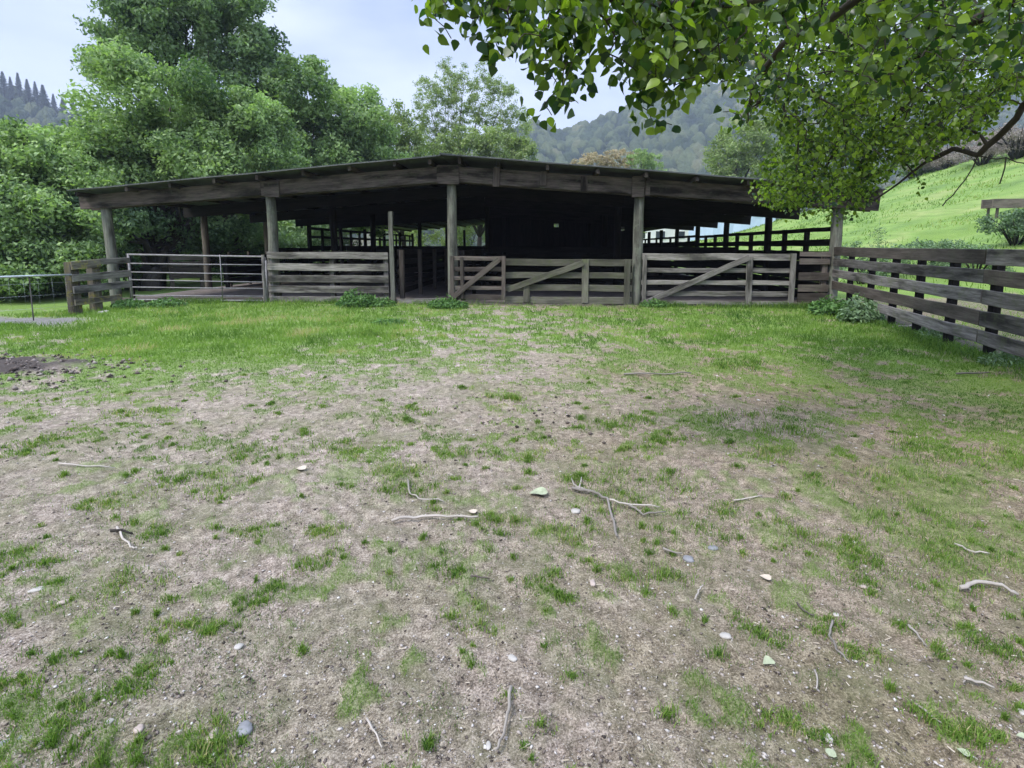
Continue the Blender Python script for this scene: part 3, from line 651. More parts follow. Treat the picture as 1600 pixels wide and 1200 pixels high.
us = SU(348)-u0; MB().tube([(us, -0.02, zsL[-1]), (us, -0.02, zsL[0])], 0.012, 6).build('stay', M['galv'], ge)
MB().tube([(-0.06, 0, zsL[4]), (0.0, 0, zsL[4])], 0.02, 6).build('hinge', M['rusty'], ge); MB().tube([(-0.06, 0, zsL[1]), (0.0, 0, zsL[1])], 0.02, 6).build('hinge', M['rusty'], ge)
o = pole('gate_post', M['black'], None, P0+UD*SU(205)+VD*-0.02+Vector((-.05, 0, -0.25)), P0+UD*SU(203)+VD*-0.02+Vector((-.05, 0, SZ(203, 396))), 0.06, 0.055)
tag(o, 'slim dark post carrying the hinges of the steel gate', 'post')
o = pole('gate_post', M['grey'], None, P0+UD*SU(421.3)+VD*-0.34+Vector((0, 0, -0.2)), P0+UD*SU(421)+VD*-0.34+Vector((0, 0, SZ(421, 398))), 0.045, 0.04)
tag(o, 'thin grey stake at the latch end of the steel gate', 'post')
# fence segment in world coordinates
def wfence(name, label, A, B, rails, posts, m_rail, m_post, off=0.08, t=0.04, top=1.2, pr=0.075, sag=0.01, cat='fence', z0=-.3):
    A = Vector(A); B = Vector(B); A.z = B.z = 0; e = empty(name, A, 0, label, cat); d = (B-A); Ln = d.length; d.normalize(); n = Vector((-d.y, d.x, 0))
    for (s0, s1, za, zb, w_) in rails:
        board('rail', m_rail if not isinstance(m_rail, list) else random.choice(m_rail), e, d*(Ln*s0)+Vector((0, 0, za)), d*(Ln*s1)+Vector((0, 0, zb)), w_, t, jit=sag*0.6)
    for p in posts:
        s, tp = p if isinstance(p, tuple) else (p, top)
        q = d*(Ln*s)+n*off
        board('post', m_post, e, (q.x, q.y, z0), (q.x, q.y, tp), pr*2, pr*1.7, d)
    return e
A = Vector((7.80, 12.55, 0)); B = Vector((4.95, 2.15, 0)); LF = (B-A).length
def sof(Y): return (12.55-Y)/(12.55-2.15)
ys = [11.5, 10.4, 9.4, 8.5, 7.56, 6.62, 5.6, 4.6, 3.6, 2.5]
s1 = sof(6.70)
rl = []
for (z, w_, st) in ((1.335, .20, 0), (1.075, .18, 0), (.81, .185, 0), (.53, .20, 0), (.28, .17, sof(9.75))):
    rl.append((st, s1-.001, z+.02, z, w_)); rl.append((s1+.001, 1, z, z-.02, w_*1.04))
wfence('rail_fence', 'five rail weathered timber fence running from the corner post to the right foreground', A, B, rl, [(sof(y), 1.33) for y in ys], [M['grey'], M['grey'], M['brown']], M['black'], off=0.085, t=0.045, pr=0.055)
# left corner fence, mossy
A = at(118, 485, 11.5); B = at(207, 470, 13.0)
wfence('rail_fence', 'short mossy timber fence with yellow lichen left of the steel gate', A, B,
    [(0, .47, 1.04, 1.08, .19), (.475, 1, 1.11, 1.12, .14), (0, 1, .76, .79, .17), (0.0, 1, .49, .52, .17), (0, .8, .20, .22, .14), (0.15, .45, -.12, -.10, .14)],
    [(.06, 1.12), (.40, .98)], [M['lichen'], M['grey'], M['pale']], M['lichen'], off=0.10, pr=.10, z0=-.5)
# wire fence further left
A = at(-160, 440, 9.6); B = at(113, 440, 11.5); A.z = B.z = 0
we = empty('wire_fence', A, 0, 'light wire mesh fence with pale top rail at the far left', 'fence'); d = B-A
zt = at(0, 433, 10.6).z
MB().tube([(0, 0, zt), tuple(d*.5+Vector((0, 0, zt))), tuple(d+Vector((0, 0, zt)))], 0.022, 8).build('top_rail', M['wire'], we)
mb = MB()
for z in (zt-.16, zt-.42, zt-.70, zt-.92): mb.tube([(0, 0, z), tuple(d*.5+Vector((0, 0, z-.01))), tuple(d+Vector((0, 0, z)))], 0.002, 4)
for i in range(11): q = d*((i+.5)/11); mb.tube([(q.x, q.y, zt-.92), (q.x, q.y, zt-.02)], 0.0012, 4)
mb.build('wire_mesh', M['wire'], we)
for s in (.02, .38, .72): q = d*s; MB().tube([(q.x, q.y, -.5), (q.x, q.y, zt)], 0.012, 6).build('stake', M['grey'], we)

# side rails of the yard and pens inside
hr = [1.90, (1.56, .17), (1.22, .26), (.955, .255), (.69, .255), (.425, .255), (.16, .25)]
for i in range(8):
    v0 = i*BAY+0.15; v1 = (i+1)*BAY-0.15
    n_ = ['first', 'second', 'third', 'fourth', 'fifth', 'sixth', 'seventh', 'eighth'][i]
    rr = hr if i < 3 else [1.95, (1.58, .26), (1.32, .26), (1.06, .25), (.8, .25), (.5, .25), (.2, .25)]
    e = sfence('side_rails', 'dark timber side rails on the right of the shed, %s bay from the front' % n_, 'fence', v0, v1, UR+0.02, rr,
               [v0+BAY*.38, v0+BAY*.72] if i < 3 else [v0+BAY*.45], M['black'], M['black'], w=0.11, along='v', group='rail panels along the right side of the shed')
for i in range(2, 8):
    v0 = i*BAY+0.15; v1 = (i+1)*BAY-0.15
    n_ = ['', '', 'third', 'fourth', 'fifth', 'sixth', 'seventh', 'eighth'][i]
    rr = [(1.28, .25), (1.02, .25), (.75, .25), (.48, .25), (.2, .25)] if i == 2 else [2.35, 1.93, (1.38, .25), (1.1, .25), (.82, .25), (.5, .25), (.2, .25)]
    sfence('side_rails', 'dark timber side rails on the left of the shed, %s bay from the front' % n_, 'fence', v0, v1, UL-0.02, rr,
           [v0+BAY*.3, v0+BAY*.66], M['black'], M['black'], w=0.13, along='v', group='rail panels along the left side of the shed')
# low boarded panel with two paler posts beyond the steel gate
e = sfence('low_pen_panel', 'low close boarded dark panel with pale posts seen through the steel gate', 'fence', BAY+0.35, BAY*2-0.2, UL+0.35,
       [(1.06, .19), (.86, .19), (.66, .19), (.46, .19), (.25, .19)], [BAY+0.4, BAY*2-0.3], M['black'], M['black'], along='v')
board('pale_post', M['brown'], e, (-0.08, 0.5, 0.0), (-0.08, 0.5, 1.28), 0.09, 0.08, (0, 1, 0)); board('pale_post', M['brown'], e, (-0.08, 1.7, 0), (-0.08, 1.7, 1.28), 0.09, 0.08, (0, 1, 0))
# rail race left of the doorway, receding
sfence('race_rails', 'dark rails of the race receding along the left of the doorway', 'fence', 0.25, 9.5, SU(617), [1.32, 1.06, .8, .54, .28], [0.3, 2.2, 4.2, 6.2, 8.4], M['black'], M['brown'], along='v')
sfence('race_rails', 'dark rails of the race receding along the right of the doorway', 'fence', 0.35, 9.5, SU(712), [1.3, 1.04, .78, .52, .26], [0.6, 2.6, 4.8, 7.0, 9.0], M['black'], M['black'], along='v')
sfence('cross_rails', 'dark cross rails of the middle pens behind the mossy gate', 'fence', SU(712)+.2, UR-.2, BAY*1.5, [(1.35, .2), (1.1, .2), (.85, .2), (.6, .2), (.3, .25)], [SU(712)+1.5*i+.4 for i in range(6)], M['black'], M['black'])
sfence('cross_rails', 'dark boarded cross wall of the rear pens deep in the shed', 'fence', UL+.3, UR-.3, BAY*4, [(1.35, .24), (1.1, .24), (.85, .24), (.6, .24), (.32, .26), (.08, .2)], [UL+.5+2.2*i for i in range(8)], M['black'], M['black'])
sfence('cross_rails', 'dark cross rails of the left pens behind the board fence', 'fence', SU(430), SU(617)-.2, BAY*2, [(1.3, .2), (1.05, .2), (.8, .2), (.55, .2), (.3, .2)], [SU(430)+.3, SU(520), SU(600)], M['black'], M['black'])
# fence panels beyond the left side
A = at(268, 440, 21); B = at(318, 440, 21.8)
wfence('rail_fence', 'small brown board fence panel on the grass beyond the steel gate', A, B, [(0, 1, z, z, .2) for z in (.25, .5, .75, 1.0)], [.03, .97], M['brown'], M['brown'], top=1.15)

# ------------------------------------------------------------------ foliage
def unit(n):
    v_ = rng.normal(size=(n, 3)); return v_/np.linalg.norm(v_, axis=1, keepdims=True)
KT = []
def clump_points(lobes, n, sub=30, subr=(.22, .40), up=0.35, thick=0.28):
    """leaf positions and outward directions over lobes (x,y,z,rx,ry,rz) broken into many small rounded boughs"""
    Ps, Ds = [], []; KT.clear()
    vol = np.array([(l[3]*l[4]*l[5])**.66 for l in lobes]); cnt = (n*vol/vol.sum()).astype(int)
    for l, c_ in zip(lobes, cnt):
        c0 = np.array(l[:3]); r0 = np.array(l[3:6]); d = unit(sub); d[:, 2] = d[:, 2]+up*rng.random(sub); d /= np.linalg.norm(d, axis=1, keepdims=True)
        rr = rng.uniform(.5, 1.02, sub)[:, None]; sc = c0+d*r0*rr; sr = rng.uniform(subr[0], subr[1], sub)*min(r0.mean(), 2.4)
        w_ = sr**2; k = rng.choice(sub, c_, p=w_/w_.sum()); KT.append(rng.normal(0, .17, sub)[k]); dd = unit(c_); dd[:, 2] += 0.25; dd /= np.linalg.norm(dd, axis=1, keepdims=True)
        rad_ = 1-thick*np.abs(rng.normal(0, .7, c_)); rad_ = rad_*(1+0.16*np.sin(dd[:, 0]*7+k)*np.cos(dd[:, 1]*6+k*2)+0.13*np.sin(dd[:, 2]*9+k*3))
        P_ = sc[k]+dd*(sr[k]*rad_)[:, None]*np.array([1, 1, .82]); Ps.append(P_); Ds.append(dd)
    return np.concatenate(Ps), np.concatenate(Ds)
def leafquads(P, D, size, tilt=0.75, droop=0.2, aspect=0.55):
    n = len(P); nrm = D*(1-tilt)+unit(n)*tilt; nrm /= np.linalg.norm(nrm, axis=1, keepdims=True)
    a = unit(n); a[:, 2] -= droop; a -= nrm*(a*nrm).sum(1, keepdims=True); a /= np.linalg.norm(a, axis=1, keepdims=True); b_ = np.cross(nrm, a)
    s = (size*rng.uniform(.6, 1.35, n))[:, None]
    V = np.stack([P-a*s*.5, P+b_*s*aspect*.5-a*s*.05+nrm*s*.08, P+a*s*.5-nrm*s*.05, P-b_*s*aspect*.5-a*s*.05+nrm*s*.08], 1).reshape(-1, 3)
    return V, np.arange(4*n).reshape(n, 4)
def tree(name, label, base, lobes_px, n, size, m, trunk_r=0.3, group=None, cat='tree', tintr=(0.0, 1.0), sub=42, thick=.55, m_bark=None, limbs=True, Yd=None, aspect=.5, subr=(.16, .42), tmul=1.0):
    """lobes: (px, py, Y, rx, ry, rz) with px, py of the lobe's middle seen from the photographer's stand"""
    bx, by = base; bz = H(bx, by); e = empty(name, (bx, by, bz), 0, label, cat, group)
    lb = []
    for (px, py, Y_, rx, ry, rz) in lobes_px:
        p = at(px, py, Y_); lb.append((p.x-bx, p.y-by, p.z-bz, rx, ry, rz))
    P_, D_ = clump_points(lb, n, sub, thick=thick, subr=subr)
    keep = P_[:, 2] > 0.05; kt = np.concatenate(KT)[keep]; P_, D_ = P_[keep], D_[keep]
    V, Fq = leafquads(P_, D_, size, tilt=.52, aspect=aspect)
    tn = rng.uniform(tintr[0], tintr[1], len(P_))*.6+.4*np.clip(fbm(P_[:, 0]*.6+P_[:, 2]*.5, P_[:, 1]*.6+P_[:, 2]*.7, 3, 5)*1.6-.3, 0, 1)*(tintr[1]-tintr[0])+.4*tintr[0]
    nmesh('crown', V, Fq, m, e, tint=np.repeat(np.clip(tn*tmul+kt, 0, 1), 4))
    mb = MB(); zc = max(l[2] for l in lb); cx = np.mean([l[0] for l in lb]); cyy = np.mean([l[1] for l in lb])
    fork = Vector((cx*.25, cyy*.25, max(0.8, zc*.22)))
    mb.tube([(0, 0, -.4), (fork.x*.4, fork.y*.4, fork.z*.5), tuple(fork)], [trunk_r*1.25, trunk_r, trunk_r*.85], 10, rough=.08)
    if limbs:
        for l in lb:
            q = Vector(l[:3]); mid = fork.lerp(q, .5)+Vector((random.uniform(-.4, .4), random.uniform(-.4, .4), -abs(q-fork)*.06 if False else random.uniform(-.5, .2)))
            mb.tube([tuple(fork), tuple(mid), tuple(q)], [trunk_r*.6, trunk_r*.38, trunk_r*.12], 7, rough=.1)
            for j in range(5):
                s = .35+.13*j; st = fork.lerp(mid, s*2) if s < .5 else mid.lerp(q, s*2-1)
                dd = unit(1)[0]*np.array([l[3], l[4], l[5]])*.75; mb.tube([tuple(st), tuple(st+Vector(dd)*.5+Vector((0, 0, .2))), tuple(q+Vector(dd))], [trunk_r*.22, trunk_r*.13, .015], 5)
    mb.build('trunk', m_bark or M['bark'], e)
    return e
tree('broadleaf_tree', 'tall dark green tree rising highest behind the left of the shed roof', (-19.5, 31), [
    (262, 40, 31, 3.6, 3.2, 2.7), (330, 55, 31, 3.6, 3.2, 2.9), (205, 60, 31, 2.2, 2.4, 1.9), (390, 105, 32, 2.6, 2.6, 2.4), (330, 0, 31, 2.6, 2.6, 2.0), (250, -15, 31, 2.7, 2.4, 1.8), (420, 145, 32, 1.7, 2, 2.0), (185, 110, 31, 1.6, 1.8, 1.6)],
    60000, .24, M['leaf_big2'], .42, tintr=(0, .75))
tree('broadleaf_tree', 'broad rounded green tree directly behind the left shed corner', (-15.5, 22), [
    (255, 165, 22, 2.5, 2.6, 1.8), (198, 220, 21.5, 1.45, 2.2, 1.7), (330, 200, 22.5, 2.5, 2.4, 1.9), (255, 255, 21.5, 2.8, 2.6, 1.8), (390, 235, 23, 2.2, 2.2, 1.7), (195, 290, 21, 1.6, 2.0, 1.4), (330, 290, 23, 2.6, 2.4, 1.4), (390, 190, 23, 1.6, 1.8, 1.4), (430, 270, 23.5, 1.7, 2, 1.3)],
    100000, .17, M['leaf_big'], .38)
tree('broadleaf_tree', 'green tree with domed crown behind the middle left of the roof', (-13.2, 33), [
    (480, 150, 33, 2.9, 2.8, 2.1), (540, 185, 34, 2.7, 2.6, 2.1), (470, 220, 33, 2.8, 2.6, 2.2), (580, 215, 34, 1.9, 2.2, 1.9), (540, 255, 34, 3, 2.6, 2.1), (470, 290, 33, 2.8, 2.6, 2.2), (440, 180, 33, 1.9, 2.2, 1.8), (600, 280, 35, 2, 2.2, 2), (540, 330, 34, 3, 2.4, 2), (450, 350, 32, 2.4, 2.2, 1.8)],
    75000, .24, M['leaf_big'], .35, tintr=(0.05, .9))
tree('broadleaf_tree', 'leafy tree at the far left edge reaching down to the grass', (-19.5, 17.5), [
    (20, 245, 19, 1.9, 2.0, 1.1), (90, 250, 19, 1.7, 2.0, 1.2), (-60, 250, 18, 2.2, 2.4, 1.6), (10, 310, 18, 2.3, 2.4, 1.5), (95, 315, 18.5, 2.0, 2.2, 1.5), (-50, 340, 17, 2.4, 2.4, 1.8), (30, 370, 17.5, 2.2, 2, 1.5), (110, 375, 18, 1.7, 1.8, 1.5), (0, 420, 17, 2.3, 2, 1.3), (80, 425, 17.3, 1.8, 1.8, 1.1), (130, 255, 20, 1.3, 1.6, 1.2)],
    110000, .15, M['leaf_big'], .3, tintr=(0.0, .95))
tree('broadleaf_tree', 'dark leaning tree with low limbs seen through the left bay', (-14.6, 20.5), [
    (165, 345, 19.5, 1.6, 1.8, 1.3), (215, 350, 22, 1.6, 1.8, 1.2), (150, 400, 19, 1.2, 1.5, 1.0), (300, 355, 23, 2.0, 1.8, 1.0), (370, 375, 25, 2.0, 2.2, 1.5), (410, 390, 27, 2.0, 2.2, 1.8), (290, 385, 26, 2.2, 2, 1.0), (215, 385, 24, 1.8, 2, 1.0)],
    50000, .17, M['leaf_big2'], .34, tintr=(0, .6))
tree('understorey_shrub', 'dark shrubs on the bank behind the left side of the shed', (-15.5, 30), [
    (250, 412, 29, 2.6, 2, 1.0), (350, 410, 30, 2.6, 2, 1.2), (430, 415, 29, 2.6, 2, 1.6), (490, 395, 31, 2.6, 2, 2.0), (150, 435, 22, 2.5, 2, 1.0), (60, 440, 19.5, 2.6, 2, .9)],
    45000, .18, M['leaf_big2'], .12, tintr=(0, .45), cat='shrub')
# pale airy trees further off
tree('birch_tree', 'tall pale green tree with wispy upright boughs behind the ridge', (-7.5, 62), [
    (672, 170, 62, 2.0, 2, 4.2), (700, 135, 62, 1.7, 2, 3.0), (722, 150, 62, 1.8, 2, 3.6), (755, 150, 62, 1.7, 2, 3.6), (785, 160, 62, 2.0, 2, 3.2), (808, 205, 62, 1.9, 2, 3.0), (735, 200, 62, 3.4, 2, 3.0), (668, 215, 62, 1.8, 2, 3.0), (700, 225, 62, 2.6, 2, 2.6), (780, 225, 62, 2.8, 2, 2.4)],
    52000, .19, M['leaf_pale'], .2, sub=90, thick=.9, subr=(.12, .28), tintr=(.2, 1), aspect=.45)
tree('hedge_tree', 'row of pale bushes seen through the far end of the shed', (-5.5, 53), [
    (610, 368, 54, 2.2, 1.6, 1.5), (655, 362, 53, 2.2, 1.6, 1.9), (705, 366, 53, 2.2, 1.6, 1.6), (745, 360, 54, 2.2, 1.6, 2.0), (790, 366, 54, 2.2, 1.6, 1.6), (880, 355, 55, 3, 1.6, 1.9), (970, 358, 55, 3, 1.6, 1.8)],
    22000, .2, M['leaf_pale'], .12, cat='hedge')
tree('leafy_tree', 'low rounded pale green tree just above the ridge of the roof', (-3.2, 50), [
    (725, 235, 50, 2.4, 2.2, 2.0), (780, 232, 50, 2.2, 2, 1.9), (815, 240, 50, 1.4, 2, 1.6), (690, 250, 50, 1.9, 2, 1.8), (750, 290, 50, 3, 2.5, 3)],
    16000, .30, M['leaf_pale'], .25, tintr=(.0, .8))
tree('leafy_tree', 'pale yellow green tree between the dark trees and the ridge', (-9.5, 46), [
    (618, 205, 46, 1.7, 2, 2.3), (640, 235, 46, 1.5, 2, 1.8), (605, 250, 46, 2, 2, 2.4), (625, 310, 46, 2.4, 2.3, 2.8), (575, 330, 44, 2.4, 2.3, 2.2)],
    16000, .28, M['leaf_pale'], .22, tintr=(.0, .75))
tree('spring_tree', 'low tree with tan orange new leaves above the roof', (13, 88), [
    (925, 258, 88, 3.6, 3, 1.8), (965, 254, 88, 3.8, 3, 2.0), (945, 280, 88, 5, 4, 4)], 16000, .30, M['leaf_tan'], .3, thick=.9, sub=60, subr=(.15, .3))
tree('spring_tree', 'low bright lime green tree right beside the tan one', (20, 84), [
    (1003, 254, 84, 2.5, 3, 1.9), (1020, 272, 84, 3, 3, 3)], 9000, .30, M['leaf_lime'], .3, thick=.9, sub=60, subr=(.15, .3))
tree('leafy_tree', 'pale olive tree above the right half of the roof', (25, 62), [
    (1160, 225, 62, 3.2, 3, 2.8), (1195, 215, 62, 2.8, 3, 2.6), (1135, 248, 62, 2.5, 3, 2.0), (1190, 262, 62, 4.2, 3, 3.2), (1150, 290, 62, 4, 3, 3), (1240, 235, 63, 3, 3, 3)],
    20000, .34, M['leaf_pale'], .3, tintr=(0, .8))
# ------------------------------------------------------------------ distant hills
def hill(name, prof, Y0, Y1, m, bumpc, bumph, seed):
    """ridge following profile [(px, py)] at distance Y1, falling towards distance Y0"""
    pxs = np.linspace(prof[0][0], prof[-1][0], 900); pys = np.interp(pxs, [p[0] for p in prof], [p[1] for p in prof])
    dist = np.concatenate([np.linspace(Y0, Y1, 330), np.linspace(Y1, Y1*1.25, 40)[1:]])
    tanx = (pxs-800)/FPX
    PX, DD = np.meshgrid(tanx, dist); X_ = PX*DD; ridge = (385-np.interp(np.arange(len(pxs)), np.arange(len(pxs)), pys))/FPX*Y1
    tt = np.clip((DD-Y0)/(Y1-Y0), 0, 1); back = np.clip((DD-Y1)/(Y1*.25), 0, 1)
    Z_ = ridge[None, :]*(tt**1.15)*(1-.5*back**1.5)-2*(1-tt)
    Z_ = Z_ + ridge.mean()*.16*(fbm(X_/60, DD/60, 4, seed)-.5)*np.sin(tt*PI)
    wd, wval = worley(X_/bumpc, DD/bumpc, seed); Z_ = Z_ + bumph*np.sqrt(np.clip(1-wd*wd*1.3, 0, 1))*(.6+.7*wval)*sm(0, .1, tt)
    Z_ = Z_ + bumph*.35*(fbm(X_/1.6, DD/1.6, 2, seed+3)-.5)
    nr_, na_ = X_.shape; I = np.arange(nr_*na_).reshape(nr_, na_)
    Fh = np.stack([I[:-1, :-1], I[:-1, 1:], I[1:, 1:], I[1:, :-1]], -1).reshape(-1, 4)[:, ::-1]
    o = nmesh(name, np.stack([X_, DD, Z_], -1).reshape(-1, 3), Fh, m, tint=(wval*.75+.5*(fbm(X_/25, DD/25, 3, 2)-.25)).ravel(), smooth=True)
    return tag(o, kind='structure')
mf, t, b = mat('wooded_hillside'); a_ = N(t, 'ShaderNodeAttribute', attribute_name='tint')
r = ramp(t, [(0.1, (0.018, 0.032, 0.022)), (0.5, (0.045, 0.068, 0.036)), (0.8, (0.10, 0.125, 0.06)), (1, (0.17, 0.165, 0.10))]); t.links.new(a_.outputs['Fac'], r.inputs[0])
tcn = N(t, 'ShaderNodeTexCoord'); nn = N(t, 'ShaderNodeTexNoise', Scale=0.6, Detail=6.0, Roughness=.7); t.links.new(tcn.outputs['Object'], nn.inputs['Vector'])
c = mixc(t, .6, r.outputs[0], nn.outputs['Fac'], 'OVERLAY'); t.links.new(c, b.inputs['Base Color']); bump(t, b, nn.outputs['Fac'], 1.0, 2.0)
hill('hills', [(420, 260), (600, 262), (740, 240), (800, 218), (835, 205), (870, 216), (893, 214), (930, 203), (975, 186), (1010, 170), (1060, 156), (1120, 150), (1200, 156), (1300, 165), (1500, 150), (1800, 130)], 230, 520, mf, 7.5, 9, 40)
hill('hills', [(-700, 60), (-300, 80), (-100, 130), (0, 155), (50, 168), (110, 192), (200, 225), (330, 262), (480, 280)], 180, 430, mf, 7.5, 12, 71)
# pines on the left ridge
def pine_mesh(seed, e):
    r_ = np.random.default_rng(seed); n = 2600; z = r_.random(n)**.8; rad_ = (1-z)*.17*(.35+.9*np.abs(np.sin(z*31+seed+1.3*np.sin(z*9))))+.012; a = r_.uniform(0, 2*PI, n)
    P_ = np.stack([np.cos(a)*rad_*r_.uniform(.2, 1, n), np.sin(a)*rad_*r_.uniform(.2, 1, n), .12+z*.88], -1)*15
    D_ = np.stack([np.cos(a), np.sin(a), -.2+0*a], -1); V, Fq = leafquads(P_, D_, .75, aspect=.4)
    nmesh('crown', V, Fq, M['leaf_pine'], e, tint=np.repeat(r_.random(n), 4))
    MB().tube([(0, 0, -2), (0, 0, 7), (0, 0, 14.2)], [.3, .18, .04], 6).build('trunk', M['bark'], e)
pines = [(-20, 104), (3, 110), (15, 118), (27, 113), (41, 122), (54, 130), (66, 132), (82, 140), (97, 152), (113, 156)]
words = ['tallest dark pine cut by the left edge of the frame', 'broad dark pine at the very left of the hill ridge', 'dark pine close behind the first on the left ridge', 'pointed pine third along the left ridge', 'slim pine in the middle of the ridge group', 'pine standing in a gap of the ridge row', 'short pine leaning on its taller neighbour on the ridge', 'pointed pine before the last two on the ridge', 'smaller pine second from the right on the ridge', 'smallest pine at the right end of the ridge row']
proto = []
for i, ((px, py), wd_) in enumerate(zip(pines, words)):
    p = at(px, py+random.uniform(-3, 3), 405); e = empty('pine_tree', (p.x, p.y, p.z-19), random.uniform(0, 6), wd_, 'tree', 'pines on the left hill ridge')
    if i < 3: pine_mesh(i+3, e); proto.append(e)
    else:
        for ch in proto[i % 3].children:
            c_ = ch.copy(); COL.objects.link(c_); c_.parent = e
    s = random.uniform(1.2, 1.8); e.scale = (s, s, random.uniform(1.05, 1.3))

# ------------------------------------------------------------------ far buildings seen under the roof
def building(name, label, px0, px1, ytop, Y_, m, nw, roofh=.8, dep=8, door=False):
    p0 = at(px0, 385, Y_); p1 = at(px1, 385, Y_); zt = at(px0, ytop, Y_).z; W = p1.x-p0.x; zb = H(p0.x, Y_)-.3
    e = empty(name, (p0.x, Y_, 0), 0, label, 'building')
    mb = MB(); mb.plank((0, dep/2, (zt+zb)/2), (W, dep/2, (zt+zb)/2), dep, zt-zb, (0, 1, 0), jit=0); mb.build('wall', m, e)
    mb = MB(); mb.plank((-.4, dep*.25, zt+roofh*.5), (W+.4, dep*.25, zt+roofh*.5), math.hypot(dep*.56, roofh), .08, (0, dep*.5, roofh), jit=0)
    mb.plank((-.4, dep*.75, zt+roofh*.5), (W+.4, dep*.75, zt+roofh*.5), math.hypot(dep*.56, roofh), .08, (0, -dep*.5, roofh), jit=0); mb.build('roof', M['roof_grey'], e)
    for i in range(nw):
        x = W*(i+.5)/nw; f = board('window', M['wall_white'], e, (x-.75, -.03, zt-1.3), (x+.75, -.03, zt-1.3), 1.2, .06, jit=0); board('pane', M['glass'], f, (x-.62, -.065, zt-1.3), (x+.62, -.065, zt-1.3), .98, .02, jit=0)
    return e
building('farm_house', 'white farmhouse seen far off through the right side of the shed', 985, 1108, 352, 70, M['wall_white'], 4)
building('farm_building', 'pale blue metal building seen through the right side of the shed', 1113, 1209, 332, 58, M['wall_blue'], 0, roofh=.5)

# ------------------------------------------------------------------ shrubs and weeds
def shrub(name, label, px, py, Y_, r, n, size, m, cat='shrub', tintr=(0, 1), stems=10, flat=.7, zoff=None, group=None, aspect=.6):
    p = at(px, py, Y_); z = H(p.x, p.y) if zoff is None else p.z+zoff
    e = empty(name, (p.x, p.y, z), 0, label, cat, group)
    lb = [(random.uniform(-.5, .5)*r, random.uniform(-.4, .4)*r, r*flat*random.uniform(.5, .9), r*.6, r*.6, r*flat*.6) for _ in range(5)]
    P_, D_ = clump_points(lb, n, 10, thick=.6); k = P_[:, 2] > 0.0; P_, D_ = P_[k], D_[k]
    V, Fq = leafquads(P_, D_, size, aspect=aspect); nmesh('foliage', V, Fq, m, e, tint=np.repeat(rng.uniform(tintr[0], tintr[1], len(P_)), 4))
    mb = MB()
    for _ in range(stems):
        a = random.uniform(0, 6.3); q = Vector((math.cos(a)*r*.6, math.sin(a)*r*.6, r*flat*random.uniform(.8, 1.4))); mb.tube([(q.x*.1, q.y*.1, -.05), tuple(q*.5+Vector((0, 0, .1*r))), tuple(q)], [r*.02, r*.014, r*.004], 5)
    mb.build('stem', M['bark'], e)
    return e
def weed(name, label, px, py, Y_, r, hgt, n, leaf, m, cat='weed', group=None):
    """broad leaved plant: long pointed leaves springing from low stems"""
    p = at(px, py, Y_); bx, by = p.x, p.y; z = H(bx, by); e = empty(name, (bx, by, z), 0, label, cat, group)
    a = rng.uniform(0, 2*PI, n); rr = r*np.sqrt(rng.random(n)); hh = hgt*(1-(rr/r)**2*.6)*rng.random(n)**.6
    P_ = np.stack([rr*np.cos(a), rr*np.sin(a)*.7, hh], -1); hh = hh*(.4+1.2*fbm(rr*np.cos(a)*5+px, rr*np.sin(a)*5, 2, 3)); P_[:, 2] = hh; D_ = np.stack([np.cos(a)*.5, np.sin(a)*.5, .8+0*a], -1)
    V, Fq = leafquads(P_, D_, leaf, tilt=.5, droop=-.25, aspect=.38); nmesh('foliage', V, Fq, m, e, tint=np.repeat(rng.random(n), 4))
    mb = MB()
    for _ in range(12):
        q = random.randrange(n); mb.tube([(P_[q, 0]*.4, P_[q, 1]*.4, -.02), tuple(P_[q]*.6+np.array([0, 0, hgt*.1])), tuple(P_[q])], [.006, .005, .002], 4)
    mb.build('stem', M['leaf_weed'], e)
    return e
weed('dock_plant', 'large leafy dark green weed at the foot of the right fence corner', 1345, 500, 9.9, .42, .52, 900, .11, M['leaf_weed2'])
weed('dock_plant', 'leafy green weeds between the corner post and the larger weed', 1300, 490, 11.0, .50, .42, 900, .10, M['leaf_weed'])
weed('dock_plant', 'bushy green weed in front of the pale board fence', 556, 487, 12.3, .48, .36, 1100, .09, M['leaf_weed'])
weed('dock_plant', 'low dark weeds at the foot of the small brown gate', 700, 492, 12.0, .48, .26, 900, .09, M['leaf_weed'])
weed('dock_plant', 'low dark weeds under the left end of the steel gate', 205, 492, 12.3, .42, .20, 700, .08, M['leaf_weed'])
weed('dock_plant', 'dark low weeds under the middle of the steel gate', 262, 488, 12.4, .45, .22, 800, .08, M['leaf_weed'])
weed('dock_plant', 'small weed at the left foot of the wide pale gate', 1022, 490, 12.3, .35, .16, 400, .07, M['leaf_weed'])
weed('dock_plant', 'pale leafed weed growing under the middle of the right fence', 1470, 520, 8.1, .35, .22, 500, .07, M['leaf_weed2'])
weed('dock_plant', 'broad leaved weed at the foot of the right fence near the frame edge', 1575, 560, 6.2, .30, .20, 450, .06, M['leaf_weed2'])
weed('dock_plant', 'low spreading weed at the right of the pale board fence', 590, 482, 12.4, .45, .22, 600, .08, M['leaf_weed'])
weed('dock_plant', 'dark green clump on the turf in front of the middle gates', 608, 530, 9.6, .33, .12, 500, .05, M['leaf_weed'])
shrub('bare_bush', 'greyish budding thicket at the very top right of the hill', 1590, 232, 40, 3.2, 12000, .15, M['leaf_bare'], stems=30, flat=.6, aspect=.35)
shrub('bare_bush', 'pinkish grey budding thicket just left of the topmost one on the hill', 1535, 240, 44, 3.2, 12000, .15, M['leaf_bare'], stems=26, flat=.55, aspect=.35)
